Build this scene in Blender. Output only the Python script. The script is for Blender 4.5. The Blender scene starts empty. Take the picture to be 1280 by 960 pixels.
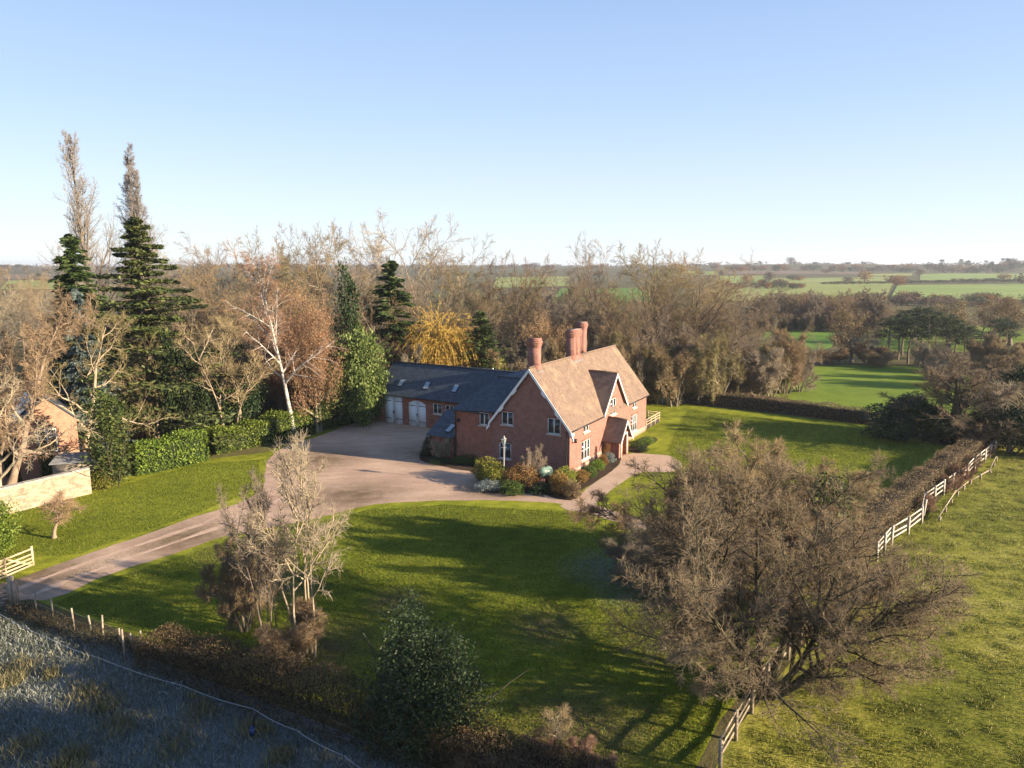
import bpy, math
import numpy as np
from mathutils import Vector, Matrix
from mathutils.geometry import tessellate_polygon

sc = bpy.context.scene
COL = sc.collection

# ------------------------------------------------------------------ camera
HC, F = 20.0, 889.0                       # camera height in metres, focal length in photo pixels (1280 wide)
PITCH = math.atan((480 - 331) / F)
cam = bpy.data.cameras.new('camera'); camo = bpy.data.objects.new('camera', cam); COL.objects.link(camo)
cam.sensor_width = 36; cam.lens = F / 1280 * 36; cam.clip_start = .1; cam.clip_end = 20000
camo.location = (0, 0, HC); camo.rotation_euler = (math.pi / 2 - PITCH, 0, 0)
sc.camera = camo

# ------------------------------------------------------------------ world, sun, exposure
SUN = Vector((0.95, -0.31, 0)).normalized(); SUN_EL = math.radians(16.5)
world = bpy.data.worlds.new('World'); sc.world = world; world.use_nodes = True
wn = world.node_tree.nodes; wl = world.node_tree.links
sky = wn.new('ShaderNodeTexSky'); sky.sky_type = 'NISHITA'; sky.sun_disc = False
sky.sun_elevation = SUN_EL; sky.sun_rotation = math.atan2(SUN.x, SUN.y)
sky.altitude = 100; sky.air_density = 1.0; sky.dust_density = 0.0; sky.ozone_density = 2.2
# the Nishita sky, softened by the pale winter haze that lies along the horizon
wtc = wn.new('ShaderNodeTexCoord'); wsp = wn.new('ShaderNodeSeparateXYZ'); wl.new(wtc.outputs['Generated'], wsp.inputs[0])
wr = wn.new('ShaderNodeValToRGB'); wl.new(wsp.outputs[2], wr.inputs[0]); we = wr.color_ramp.elements
we[0].position = 0; we[0].color = (6.4, 7.0, 7.6, 1); we[1].position = 1; we[1].color = (.9, 1.8, 4.0, 1)
for p_, c_ in ((.07, (5.6, 6.5, 7.7)), (.2, (3.9, 5.2, 7.3)), (.42, (2.1, 3.4, 6.1))):
    x_ = we.new(p_); x_.color = (*c_, 1)
wm = wn.new('ShaderNodeMix'); wm.data_type = 'RGBA'; wm.inputs[0].default_value = .8
wl.new(sky.outputs[0], wm.inputs[6]); wl.new(wr.outputs[0], wm.inputs[7]); wl.new(wm.outputs[2], wn['Background'].inputs[0])
wn['Background'].inputs[1].default_value = 0.05
sun = bpy.data.lights.new('sun', 'SUN'); sun.energy = 5.0; sun.angle = math.radians(.5); sun.color = (1, .83, .60)
suno = bpy.data.objects.new('sun', sun); COL.objects.link(suno)
to = Vector((SUN.x * math.cos(SUN_EL), SUN.y * math.cos(SUN_EL), math.sin(SUN_EL)))
suno.rotation_euler = to.to_track_quat('Z', 'Y').to_euler(); suno.location = (60, -20, 40)
sc.view_settings.view_transform = 'Standard'; sc.view_settings.look = 'None'
sc.view_settings.exposure = 1.65; sc.view_settings.gamma = 1
cy = sc.cycles
cy.max_bounces = 4; cy.diffuse_bounces = 2; cy.glossy_bounces = 2; cy.transmission_bounces = 2; cy.transparent_max_bounces = 6
cy.volume_bounces = 0; cy.caustics_reflective = False; cy.caustics_refractive = False
cy.use_denoising = True; cy.use_adaptive_sampling = False

# ------------------------------------------------------------------ pixel <-> place helpers (photo pixels, 1280 x 960)
cp_, sp_ = math.cos(PITCH), math.sin(PITCH)
def ray(u, v):
    dx, dy = (u - 640) / F, (480 - v) / F
    return np.array([dx, cp_ + dy * sp_, -sp_ + dy * cp_])
def P(u, v, z=0.0):
    d = ray(u, v); t = (z - HC) / d[2]
    return np.array([0, 0, HC]) + d * t
def terrain(x, y):
    r = np.hypot(x, y)
    s = np.clip((r - 320) / 2200, 0, 1); s = s * s * (3 - 2 * s)
    w = np.clip((r - 260) / 500, 0, 1); w = w * w * (3 - 2 * w)
    h = 13 * s + w * (2.2 * np.sin(x / 210 + 1.2) * np.sin(y / 180 + .4) + 1.5 * np.sin(x / 97 + y / 131))
    h = h + 9 * np.exp(-((x - 900) / 600) ** 2 - ((y - 1750) / 500) ** 2)
    f = np.clip((r - 3600) / 2500, 0, 1)
    return h - 30 * f
def PT(u, v):
    z = 0.0
    for _ in range(40):
        q = P(u, v, z); zn = float(terrain(q[0], q[1])); z = z + .5 * (zn - z)
    q = P(u, v, z); q[2] = float(terrain(q[0], q[1])); return q
def zat(x, y, v):
    k = (480 - v) / F
    return HC + y * (k * cp_ - sp_) / (cp_ + k * sp_)
def dep(y, z=0.0): return y * cp_ + (HC - z) * sp_
def XU(u, y, z=0.0): return (u - 640) / F * dep(y, z)

# ------------------------------------------------------------------ mesh builder
class MB:
    def __init__(s): s.v = []; s.f = []; s.n = 0
    def add(s, v, f, m=0):
        v = np.asarray(v, float).reshape(-1, 3); f = np.asarray(f, int)
        s.v.append(v); s.f.append((f + s.n, m)); s.n += len(v)
    def box(s, x0, x1, y0, y1, z0, z1, m=0):
        v = [(x, y, z) for z in (z0, z1) for y in (y0, y1) for x in (x0, x1)]
        s.add(v, [[0, 2, 3, 1], [4, 5, 7, 6], [0, 1, 5, 4], [2, 6, 7, 3], [0, 4, 6, 2], [1, 3, 7, 5]], m)
    def obox(s, o, u, n, u0, u1, n0, n1, z0, z1, m=0):
        o = np.asarray(o, float); u = np.asarray(u, float); n = np.asarray(n, float); k = np.array([0, 0, 1.])
        v = [o + u * a + n * b + k * c for c in (z0, z1) for b in (n0, n1) for a in (u0, u1)]
        s.add(v, [[0, 2, 3, 1], [4, 5, 7, 6], [0, 1, 5, 4], [2, 6, 7, 3], [0, 4, 6, 2], [1, 3, 7, 5]], m)
    def bar(s, a, b, w, h, m=0):
        a = np.asarray(a, float); b = np.asarray(b, float); t = (b - a) / np.linalg.norm(b - a)
        r = np.array([0, 0, 1.]) if abs(t[2]) < .95 else np.array([0, 1., 0])
        sd = np.cross(t, r); sd /= np.linalg.norm(sd); up = np.cross(sd, t)
        v = [e + sd * i * w / 2 + up * j * h / 2 for e in (a, b) for j in (-1, 1) for i in (-1, 1)]
        s.add(v, [[0, 2, 3, 1], [4, 5, 7, 6], [0, 1, 5, 4], [2, 6, 7, 3], [0, 4, 6, 2], [1, 3, 7, 5]], m)
    def prism(s, pts, off, m=0):
        p = np.asarray(pts, float); q = p + np.asarray(off, float); n = len(p)
        v = np.vstack([p, q])
        for i in range(n):
            j = (i + 1) % n
            s.add([p[i], p[j], q[j], q[i]], [[0, 1, 2, 3]], m)
        for tri in tessellate_polygon([[Vector(c) for c in p]]):
            s.add([p[t] for t in tri], [[0, 1, 2]], m); s.add([q[t] for t in tri][::-1], [[0, 1, 2]], m)
    def tubes(s, pts, rad, S=5, m=0):
        pts = np.asarray(pts, float); rad = np.asarray(rad, float)
        N, K, _ = pts.shape
        if N == 0: return
        t = np.gradient(pts, axis=1); t /= np.linalg.norm(t, axis=2, keepdims=True) + 1e-9
        mt = t.mean(1); ref = np.where((np.abs(mt[:, 2]) > .8)[:, None], [1., 0, 0], [0, 0, 1.])[:, None, :]
        sd = np.cross(t, ref); sd /= np.linalg.norm(sd, axis=2, keepdims=True) + 1e-9
        up = np.cross(sd, t)
        a = np.arange(S) * 2 * math.pi / S
        v = pts[:, :, None, :] + rad[:, :, None, None] * (np.cos(a)[None, None, :, None] * sd[:, :, None, :] + np.sin(a)[None, None, :, None] * up[:, :, None, :])
        i = np.arange(N)[:, None, None] * (K * S); j = np.arange(K - 1)[None, :, None] * S; k = np.arange(S)[None, None, :]
        b = i + j; k2 = (k + 1) % S
        f = np.stack([b + k, b + k2, b + k2 + S, b + k + S], -1).reshape(-1, 4)
        s.add(v.reshape(-1, 3), f, m)
    def leaves(s, C, size, rng, nrm=None, bias=0.0, asp=.6, m=0, along=None):
        C = np.asarray(C, float); N = len(C)
        if N == 0: return
        size = np.broadcast_to(np.asarray(size, float), (N,))
        n = rng.normal(size=(N, 3)); n /= np.linalg.norm(n, axis=1, keepdims=True)
        if nrm is not None: n = n * (1 - bias) + np.asarray(nrm) * bias
        n /= np.linalg.norm(n, axis=1, keepdims=True) + 1e-9
        if along is None:
            r = rng.normal(size=(N, 3)); a = np.cross(n, r)
        else:
            a = np.broadcast_to(np.asarray(along, float), (N, 3)) + rng.normal(size=(N, 3)) * .12
        a = a / (np.linalg.norm(a, axis=1, keepdims=True) + 1e-9)
        b = np.cross(n, a); b /= np.linalg.norm(b, axis=1, keepdims=True) + 1e-9
        h = size[:, None] * .5
        v = np.stack([C - a * h, C - b * h * asp + a * h * .15, C + a * h, C + b * h * asp + a * h * .15], 1).reshape(-1, 3)
        s.add(v, np.arange(N * 4).reshape(N, 4), m)
    def bbox(s):
        v = np.vstack(s.v); return v.min(0), v.max(0)
    def mesh(s, name, mats, smooth=False):
        v = np.vstack(s.v); me = bpy.data.meshes.new(name)
        ls, st, mi, off = [], [], [], 0
        for f, m in s.f:
            k = f.shape[1]; ls.append(f.ravel()); st.append(off + np.arange(len(f)) * k); mi.append(np.full(len(f), m)); off += f.size
        ls = np.concatenate(ls); st = np.concatenate(st); mi = np.concatenate(mi)
        me.vertices.add(len(v)); me.vertices.foreach_set('co', v.astype(np.float32).ravel())
        me.loops.add(len(ls)); me.loops.foreach_set('vertex_index', ls.astype(np.int32))
        me.polygons.add(len(st)); me.polygons.foreach_set('loop_start', st.astype(np.int32))
        me.polygons.foreach_set('material_index', mi.astype(np.int32))
        if smooth: me.polygons.foreach_set('use_smooth', np.ones(len(st), bool))
        for q in (mats if isinstance(mats, (list, tuple)) else [mats]): me.materials.append(q)
        me.update(calc_edges=True); me.validate()
        return me
    def build(s, name, mats, parent=None, smooth=False):
        o = bpy.data.objects.new(name, s.mesh(name, mats, smooth)); COL.objects.link(o)
        if parent is not None: o.parent = parent
        return o

def tag(o, label=None, cat=None, group=None, kind=None):
    if label: o['label'] = label
    if cat: o['category'] = cat
    if group: o['group'] = group
    if kind: o['kind'] = kind
    return o
def thing(name, label, cat, loc=(0, 0, 0), rz=0.0, group=None):
    o = bpy.data.objects.new(name, None); COL.objects.link(o); o.empty_display_size = .3
    o.location = loc; o.rotation_euler = (0, 0, rz)
    return tag(o, label, cat, group)
def struct(o, kind='structure', label=None): 
    o['kind'] = kind
    if label: o['label'] = label
    return o

# ------------------------------------------------------------------ materials
def new_mat(name):
    m = bpy.data.materials.new(name); m.use_nodes = True
    nt = m.node_tree; return m, nt.nodes, nt.links, nt.nodes['Principled BSDF']
def c4(c): return (c[0], c[1], c[2], 1)
def ramp(n, cols, pos=None):
    r = n.new('ShaderNodeValToRGB'); e = r.color_ramp.elements
    k = len(cols); pos = pos or [i / (k - 1) for i in range(k)]
    e[0].position = pos[0]; e[0].color = c4(cols[0]); e[1].position = pos[-1]; e[1].color = c4(cols[-1])
    for i in range(1, k - 1):
        x = e.new(pos[i]); x.color = c4(cols[i])
    return r
def noise(n, l, vec, scale, detail=4, rough=.55):
    t = n.new('ShaderNodeTexNoise'); t.inputs['Scale'].default_value = scale; t.inputs['Detail'].default_value = detail
    t.inputs['Roughness'].default_value = rough
    if vec is not None: l.new(vec, t.inputs['Vector'])
    return t.outputs['Fac']
def math_(n, l, op, a, b=None, clamp=False):
    m = n.new('ShaderNodeMath'); m.operation = op; m.use_clamp = clamp
    for i, x in enumerate((a, b)):
        if x is None: continue
        if isinstance(x, (int, float)): m.inputs[i].default_value = x
        else: l.new(x, m.inputs[i])
    return m.outputs[0]
def mixc(n, l, fac, a, b, blend='MIX'):
    m = n.new('ShaderNodeMix'); m.data_type = 'RGBA'; m.blend_type = blend
    for i, x in ((0, fac), (6, a), (7, b)):
        if isinstance(x, (int, float)): m.inputs[i].default_value = x
        elif isinstance(x, tuple): m.inputs[i].default_value = c4(x)
        else: l.new(x, m.inputs[i])
    return m.outputs[2]
def bump(n, l, h, strength, dist, b):
    q = n.new('ShaderNodeBump'); q.inputs['Strength'].default_value = strength; q.inputs['Distance'].default_value = dist
    l.new(h, q.inputs['Height']); l.new(q.outputs[0], b.inputs['Normal'])
def objrand(n, l, col, amt=.25):
    """whole-object tint variation: value scaled by 1 +- amt/2"""
    oi = n.new('ShaderNodeObjectInfo'); v = math_(n, l, 'MULTIPLY_ADD', oi.outputs['Random'], amt)
    v.node.inputs[2].default_value = 1 - amt / 2
    h = n.new('ShaderNodeHueSaturation'); l.new(v, h.inputs['Value']); l.new(col, h.inputs['Color'])
    hh = math_(n, l, 'MULTIPLY_ADD', oi.outputs['Random'], .03); hh.node.inputs[2].default_value = .485
    l.new(hh, h.inputs['Hue']); return h.outputs[0]
def noise_mat(name, cols, scale=3, detail=5, rough=.9, bmp=0, bscale=None, bdist=.02, spec=.2, stretch=None, rnd=0, metal=0):
    m, n, l, b = new_mat(name)
    tc = n.new('ShaderNodeTexCoord'); vec = tc.outputs['Object']
    if stretch:
        mp = n.new('ShaderNodeMapping'); mp.inputs['Scale'].default_value = stretch; l.new(vec, mp.inputs[0]); vec = mp.outputs[0]
    f = noise(n, l, vec, scale, detail); r = ramp(n, cols, [.28 + .44 * i / (len(cols) - 1) for i in range(len(cols))])
    l.new(f, r.inputs[0]); c = r.outputs[0]
    if rnd: c = objrand(n, l, c, rnd)
    l.new(c, b.inputs['Base Color']); b.inputs['Roughness'].default_value = rough
    b.inputs['Specular IOR Level'].default_value = spec; b.inputs['Metallic'].default_value = metal
    if bmp: bump(n, l, noise(n, l, vec, bscale or scale * 4, 4), bmp, bdist, b)
    return m
def leaf_mat(name, cols, trans=.3, rnd=.3, rough=.6, spec=.25, pos=None):
    m, n, l, b = new_mat(name)
    g = n.new('ShaderNodeNewGeometry'); r = ramp(n, cols, pos); l.new(g.outputs['Random Per Island'], r.inputs[0])
    c = objrand(n, l, r.outputs[0], rnd) if rnd else r.outputs[0]
    l.new(c, b.inputs['Base Color']); b.inputs['Roughness'].default_value = rough; b.inputs['Specular IOR Level'].default_value = spec
    if trans:
        t = n.new('ShaderNodeBsdfTranslucent'); l.new(c, t.inputs[0]); x = n.new('ShaderNodeMixShader'); x.inputs[0].default_value = trans
        l.new(b.outputs[0], x.inputs[1]); l.new(t.outputs[0], x.inputs[2]); l.new(x.outputs[0], n['Material Output'].inputs[0])
    return m
def plain(name, c, rough=.6, spec=.4, metal=0): 
    d = tuple(x * .82 for x in c)
    return noise_mat(name, [d, c], 2.5, 4, rough, spec=spec, metal=metal)
def grass_mat(name, cols, s1=.1, s2=.9, s3=7, bst=.8, bd=.08, frost=None, stripes=None, stretch=None, dirt=None):
    m, n, l, b = new_mat(name)
    g = n.new('ShaderNodeNewGeometry'); pos = g.outputs['Position']; vec = pos
    if stretch:
        mp = n.new('ShaderNodeMapping'); mp.inputs['Rotation'].default_value = (0, 0, stretch[0]); mp.inputs['Scale'].default_value = (stretch[1], 1, 1)
        l.new(pos, mp.inputs[0]); vec = mp.outputs[0]
    a = noise(n, l, pos, s1, 3); c = noise(n, l, vec, s2, 5, .6); d = noise(n, l, vec, s3, 4, .7)
    f = math_(n, l, 'ADD', math_(n, l, 'MULTIPLY', a, .4), math_(n, l, 'ADD', math_(n, l, 'MULTIPLY', c, .33), math_(n, l, 'MULTIPLY', d, .27)))
    if stripes:
        mp = n.new('ShaderNodeMapping'); mp.inputs['Rotation'].default_value = (0, 0, stripes[0]); l.new(pos, mp.inputs[0])
        w = n.new('ShaderNodeTexWave'); w.inputs['Scale'].default_value = stripes[1]; w.inputs['Distortion'].default_value = 1.2; w.inputs['Detail'].default_value = 2
        l.new(mp.outputs[0], w.inputs[0]); f = math_(n, l, 'ADD', f, math_(n, l, 'MULTIPLY_ADD', w.outputs['Fac'], stripes[2]))
        f.node.inputs[1].links[0].from_node.inputs[2].default_value = -stripes[2] / 2
    r = ramp(n, cols, [.33 + .34 * i / (len(cols) - 1) for i in range(len(cols))]); l.new(f, r.inputs[0]); col = r.outputs[0]
    for src, tint, amt in ((frost, (.25, .275, .28), .62), (dirt, (.15, .105, .065), .9)):
        for (cx, cyy, rr) in (src or []):
            vm = n.new('ShaderNodeVectorMath'); vm.operation = 'DISTANCE'; l.new(pos, vm.inputs[0]); vm.inputs[1].default_value = (cx, cyy, 0)
            k = math_(n, l, 'SUBTRACT', 1.0, math_(n, l, 'DIVIDE', vm.outputs['Value'], rr), True)
            k = math_(n, l, 'MULTIPLY', math_(n, l, 'MULTIPLY', k, noise(n, l, pos, .8, 5, .7)), 2.2 * amt, True)
            col = mixc(n, l, k, col, tint)
    l.new(col, b.inputs['Base Color']); b.inputs['Roughness'].default_value = .95; b.inputs['Specular IOR Level'].default_value = .1
    hb = math_(n, l, 'ADD', noise(n, l, vec, s3 * 2.2, 4, .75), math_(n, l, 'MULTIPLY', noise(n, l, vec, s3 * .35, 3), 1.2))
    bump(n, l, hb, bst, bd, b)
    return m

def brick_mat(name, c1, c2, mortar, var=.5, bw=.225, bh=.075, offs=.5):
    m, n, l, b = new_mat(name)
    tc = n.new('ShaderNodeTexCoord'); so = n.new('ShaderNodeSeparateXYZ'); sn = n.new('ShaderNodeSeparateXYZ')
    l.new(tc.outputs['Object'], so.inputs[0]); l.new(tc.outputs['Normal'], sn.inputs[0])
    isx = math_(n, l, 'GREATER_THAN', math_(n, l, 'ABSOLUTE', sn.outputs[0]), math_(n, l, 'ABSOLUTE', sn.outputs[1]))
    u = math_(n, l, 'ADD', math_(n, l, 'MULTIPLY', isx, so.outputs[1]), math_(n, l, 'MULTIPLY', math_(n, l, 'SUBTRACT', 1.0, isx), so.outputs[0]))
    cv = n.new('ShaderNodeCombineXYZ'); l.new(u, cv.inputs[0]); l.new(so.outputs[2], cv.inputs[1])
    t = n.new('ShaderNodeTexBrick'); l.new(cv.outputs[0], t.inputs[0]); t.inputs['Scale'].default_value = 1
    t.inputs['Brick Width'].default_value = bw; t.inputs['Row Height'].default_value = bh; t.inputs['Mortar Size'].default_value = .008
    t.inputs['Color1'].default_value = c4(c1); t.inputs['Color2'].default_value = c4(c2); t.inputs['Mortar'].default_value = c4(mortar); t.offset = offs
    f = noise(n, l, tc.outputs['Object'], 1.6, 8, .75); r = ramp(n, [(.55, .5, .5), (1, 1, 1), (1.3, 1.25, 1.2)], [.3, .5, .75]); l.new(f, r.inputs[0])
    col = mixc(n, l, var, t.outputs['Color'], r.outputs[0], 'MULTIPLY')
    f2 = noise(n, l, cv.outputs[0], 9, 3, .7); r2 = ramp(n, [(.7, .68, .66), (1.2, 1.2, 1.2)], [.3, .7]); l.new(f2, r2.inputs[0])
    col = mixc(n, l, .5, col, r2.outputs[0], 'MULTIPLY')
    l.new(col, b.inputs['Base Color']); b.inputs['Roughness'].default_value = .9; b.inputs['Specular IOR Level'].default_value = .15
    bump(n, l, t.outputs['Fac'], -.4, .01, b)
    return m
def roof_mat(name, cols, row=.1, width=.17, slope=1.0, moss=None):
    """tile courses run along the contour lines: rows by height, tiles along the eaves"""
    m, n, l, b = new_mat(name)
    tc = n.new('ShaderNodeTexCoord'); so = n.new('ShaderNodeSeparateXYZ'); sn = n.new('ShaderNodeSeparateXYZ')
    l.new(tc.outputs['Object'], so.inputs[0]); l.new(tc.outputs['Normal'], sn.inputs[0])
    isx = math_(n, l, 'GREATER_THAN', math_(n, l, 'ABSOLUTE', sn.outputs[0]), math_(n, l, 'ABSOLUTE', sn.outputs[1]))
    u = math_(n, l, 'ADD', math_(n, l, 'MULTIPLY', isx, so.outputs[1]), math_(n, l, 'MULTIPLY', math_(n, l, 'SUBTRACT', 1.0, isx), so.outputs[0]))
    cv = n.new('ShaderNodeCombineXYZ'); l.new(u, cv.inputs[0]); l.new(so.outputs[2], cv.inputs[1])
    t = n.new('ShaderNodeTexBrick'); l.new(cv.outputs[0], t.inputs[0]); t.inputs['Scale'].default_value = 1
    t.inputs['Brick Width'].default_value = width; t.inputs['Row Height'].default_value = row; t.inputs['Mortar Size'].default_value = .006
    t.inputs['Color1'].default_value = c4(cols[0]); t.inputs['Color2'].default_value = c4(cols[1]); t.inputs['Mortar'].default_value = c4(tuple(x * .5 for x in cols[0]))
    f = noise(n, l, tc.outputs['Object'], 1.7, 8, .75); r = ramp(n, [(.60, .56, .54), (1, 1, 1), (1.3, 1.22, 1.14)], [.3, .5, .72]); l.new(f, r.inputs[0])
    col = mixc(n, l, .8, t.outputs['Color'], r.outputs[0], 'MULTIPLY')
    if moss:
        k = math_(n, l, 'MULTIPLY', math_(n, l, 'SUBTRACT', noise(n, l, tc.outputs['Object'], .5, 6, .7), .52), 4, True)
        col = mixc(n, l, k, col, moss)
    l.new(col, b.inputs['Base Color']); b.inputs['Roughness'].default_value = .75; b.inputs['Specular IOR Level'].default_value = .25
    bump(n, l, t.outputs['Fac'], -.5, .02, b)
    return m
# ------------------------------------------------------------------ ground, lawns, drive, fields
def catmull(pts, k=6):
    p = np.asarray(pts, float); n = len(p); out = []
    for i in range(n):
        a, b, c, d = p[i - 1], p[i], p[(i + 1) % n], p[(i + 2) % n]
        for t in np.arange(k) / k:
            out.append(.5 * ((2 * b) + (c - a) * t + (2 * a - 5 * b + 4 * c - d) * t * t + (3 * b - a - 3 * c + d) * t ** 3))
    return np.array(out)
def sheet(name, pix, z, mat, k=5, smooth=True, jitter=0.0, seed=0):
    w = np.array([P(u, v) for u, v in pix])[:, :2]
    if smooth: w = catmull(w, k)
    if jitter:
        w2 = []
        for i in range(len(w)):
            a, b = w[i], w[(i + 1) % len(w)]; m = max(1, int(np.linalg.norm(b - a) / .6))
            for j in range(m): w2.append(a + (b - a) * j / m)
        w = np.array(w2); w += np.random.default_rng(seed).normal(size=w.shape) * jitter
    tri = tessellate_polygon([[Vector((a, b, 0)) for a, b in w]])
    mb = MB(); mb.add(np.c_[w, np.full(len(w), z)], [list(t) for t in tri])
    o = mb.build(name, mat); me = o.data
    if me.polygons[0].normal.z < 0: me.flip_normals()
    return struct(o)

LAWN = [(.05, .064, .007), (.145, .168, .013), (.26, .272, .024), (.37, .35, .065)]
m_lawn = grass_mat('lawn_grass', LAWN, .11, 1.1, 9, 1.0, .10, stretch=(-.3, .5), stripes=(.5, .22, .03),
                   frost=[(6.5, 45, 4), (7.5, 41, 3)], dirt=[(3, 28, 5), (-10, 35, 4), (-7, 40, 2.5), (9, 36, 5), (-14, 42, 3), (14, 44, 5), (2, 37, 3), (-20, 47, 3)])
m_paddock = grass_mat('paddock_grass', [(.06, .07, .012), (.15, .16, .02), (.27, .255, .045), (.38, .33, .11)], .12, .55, 3.2, 1.0, .16, stretch=(.5, .45))
m_meadow = grass_mat('meadow_grass', [(.03, .04, .015), (.075, .085, .05), (.14, .145, .11), (.24, .22, .13)], .2, .7, 4, 1.0, .2,
                     frost=[(-14, 28, 11), (-8, 27, 9), (-22, 31, 8), (-3, 27, 6)])
m_field1 = grass_mat('field_grass', [(.075, .115, .012), (.135, .19, .02), (.19, .25, .035)], .06, .4, 3, .6, .08)
m_field2 = grass_mat('young_crop', [(.07, .14, .02), (.105, .19, .028), (.14, .23, .04)], .03, .3, 2, .5, .08)
m_fieldp = grass_mat('pale_pasture', [(.17, .205, .05), (.235, .26, .075), (.30, .31, .11)], .012, .08, .6, .4, .2)
m_fieldg = grass_mat('far_winter_crop', [(.16, .22, .05), (.21, .27, .075), (.27, .31, .11)], .01, .06, .6, .4, .2, stripes=(.9, .02, .06))
m_plough = grass_mat('ploughed_soil', [(.13, .09, .06), (.18, .13, .085), (.22, .17, .11)], .012, .08, .6, .4, .2)
m_ground = grass_mat('rough_ground', [(.045, .04, .018), (.085, .07, .032), (.12, .105, .042), (.13, .14, .035)], .05, .4, 2.5, .9, .15)
m_gravel = grass_mat('gravel', [(.23, .145, .10), (.39, .265, .19), (.49, .345, .25), (.60, .45, .34)], .14, 1.0, 13, .9, .04, stretch=(-.55, .22), dirt=[(-14, 60, 6), (-24, 50, 5), (-8, 74, 7), (-2, 62, 4), (-31, 44, 5), (-20, 72, 6)])
m_path = grass_mat('path_gravel', [(.36, .24, .17), (.44, .31, .22), (.52, .38, .28)], .3, 1.6, 16, .6, .03)
m_soil = grass_mat('bed_soil', [(.035, .022, .015), (.06, .04, .027), (.09, .06, .04)], .5, 2, 9, 1, .1)

def axis_pts():
    t = np.linspace(-1, 1, 201); return np.sinh(t * 5.2) / math.sinh(5.2) * 7000
gx = axis_pts(); gy = axis_pts() + 0
X_, Y_ = np.meshgrid(gx, gy, indexing='xy'); Z_ = terrain(X_, Y_)
n_ = len(gx); idx = np.arange(n_ * n_).reshape(n_, n_)
mb = MB(); mb.add(np.stack([X_, Y_, Z_], -1).reshape(-1, 3), np.stack([idx[:-1, :-1], idx[:-1, 1:], idx[1:, 1:], idx[1:, :-1]], -1).reshape(-1, 4))
struct(mb.build('ground', m_ground, smooth=True))

sheet('lawn', [(-130, 770), (-60, 690), (12, 633), (115, 614), (165, 592), (250, 575), (330, 566), (420, 533), (520, 519), (640, 512), (760, 500), (860, 505), (1085, 531), (1178, 557), (1225, 553), (1185, 600),
               (1110, 672), (1010, 770), (900, 900), (860, 980), (700, 985), (480, 915), (190, 802), (20, 742)], .012, m_lawn, smooth=False)
sheet('paddock', [(1098, 692), (1160, 640), (1195, 602), (1243, 560), (1330, 535), (1800, 505), (3600, 700), (3000, 1400), (1500, 1600), (840, 1060), (920, 912)], .008, m_paddock, smooth=False)
sheet('meadow', [(-700, 800), (-200, 745), (0, 742), (20, 752), (185, 822), (470, 930), (640, 1000), (600, 1200), (-300, 1300)], .008, m_meadow, smooth=False)
DRIVE = [(-170, 762), (-60, 737), (0, 730), (22, 724), (100, 696), (180, 669), (235, 649), (284, 634), (316, 620), (330, 605), (331, 592), (337, 573), (362, 556), (400, 545), (440, 530), (475, 522),
         (545, 520), (640, 530), (690, 600), (712, 618), (745, 626), (738, 636), (705, 630), (640, 626), (560, 626), (500, 628), (455, 633), (400, 647), (340, 659), (290, 668), (232, 688), (140, 717), (66, 748), (20, 752), (-100, 790)]
sheet('driveway', DRIVE, .02, m_gravel, k=4, jitter=.05)
m_rut = grass_mat('packed_gravel', [(.25, .16, .112), (.415, .285, .205), (.51, .365, .265), (.60, .455, .345)], .5, 1.4, 15, .6, .03)
for off in (-.85, .85):
    c_ = np.array([P(u, v)[:2] for u, v in [(30, 741), (90, 718), (160, 691), (262, 658), (290, 646), (318, 635), (335, 626), (350, 618)]]); t_ = np.gradient(c_, axis=0); t_ /= np.linalg.norm(t_, axis=1, keepdims=True); n_2 = np.c_[-t_[:, 1], t_[:, 0]]
    rg_ = np.random.default_rng(5); kk = np.linspace(0, 7, 60); ci = np.stack([np.interp(kk, range(8), c_[:, i]) for i in (0, 1)], 1); ni = np.stack([np.interp(kk, range(8), n_2[:, i]) for i in (0, 1)], 1)
    ww = (.24 + .07 * np.sin(kk * 5 + off) + rg_.normal(size=60) * .04)[:, None]; ctr = ci + ni * (off + .12 * np.sin(kk * 2.3))[:, None]
    va = np.c_[ctr - ni * ww, np.full(60, .027)]; vb_ = np.c_[ctr + ni * ww, np.full(60, .027)]; i_ = np.arange(59)
    mb = MB(); mb.add(np.r_[va, vb_], np.stack([i_ + 60, i_, i_ + 1, i_ + 61], 1)); o_ = mb.build('wheel_rut', m_rut)
    if o_.data.polygons[0].normal.z < 0: o_.data.flip_normals()
    struct(o_)
sheet('front_path', [(715, 629), (728, 616), (740, 606), (758, 594), (774, 581), (776, 571), (792, 567), (815, 568), (836, 570), (850, 577), (852, 585), (840, 590), (818, 590), (800, 591), (784, 599), (765, 612), (748, 626), (740, 634), (726, 637)], .028, m_path, k=4, jitter=.03)
sheet('side_path', [(700, 632), (722, 628), (745, 632), (790, 646), (840, 656), (905, 662), (905, 676), (840, 668), (785, 657), (740, 643), (715, 639)], .024, m_path, k=4, jitter=.04)
sheet('flower_bed', [(700, 598), (712, 588), (740, 572), (764, 560), (774, 568), (774, 580), (757, 594), (738, 606), (724, 616), (714, 626), (690, 622), (676, 614), (684, 604)], .034, m_soil, k=3, jitter=.05)
sheet('flower_bed', [(786, 560), (800, 549), (808, 546), (818, 547), (822, 551), (810, 558), (803, 566), (790, 566)], .034, m_soil, k=3, jitter=.05)
sheet('flower_bed', [(524, 572), (530, 566), (570, 566), (640, 572), (690, 592), (690, 614), (655, 617), (618, 617), (602, 610), (594, 592), (566, 586), (540, 580), (527, 577)], .034, m_soil, k=3, jitter=.05)
sheet('near_field', [(935, 489), (960, 478), (1003, 459), (1060, 456), (1102, 457), (1200, 458), (1240, 500), (1200, 560), (1100, 515), (1088, 519)], .012, m_field1, smooth=False)
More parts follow.
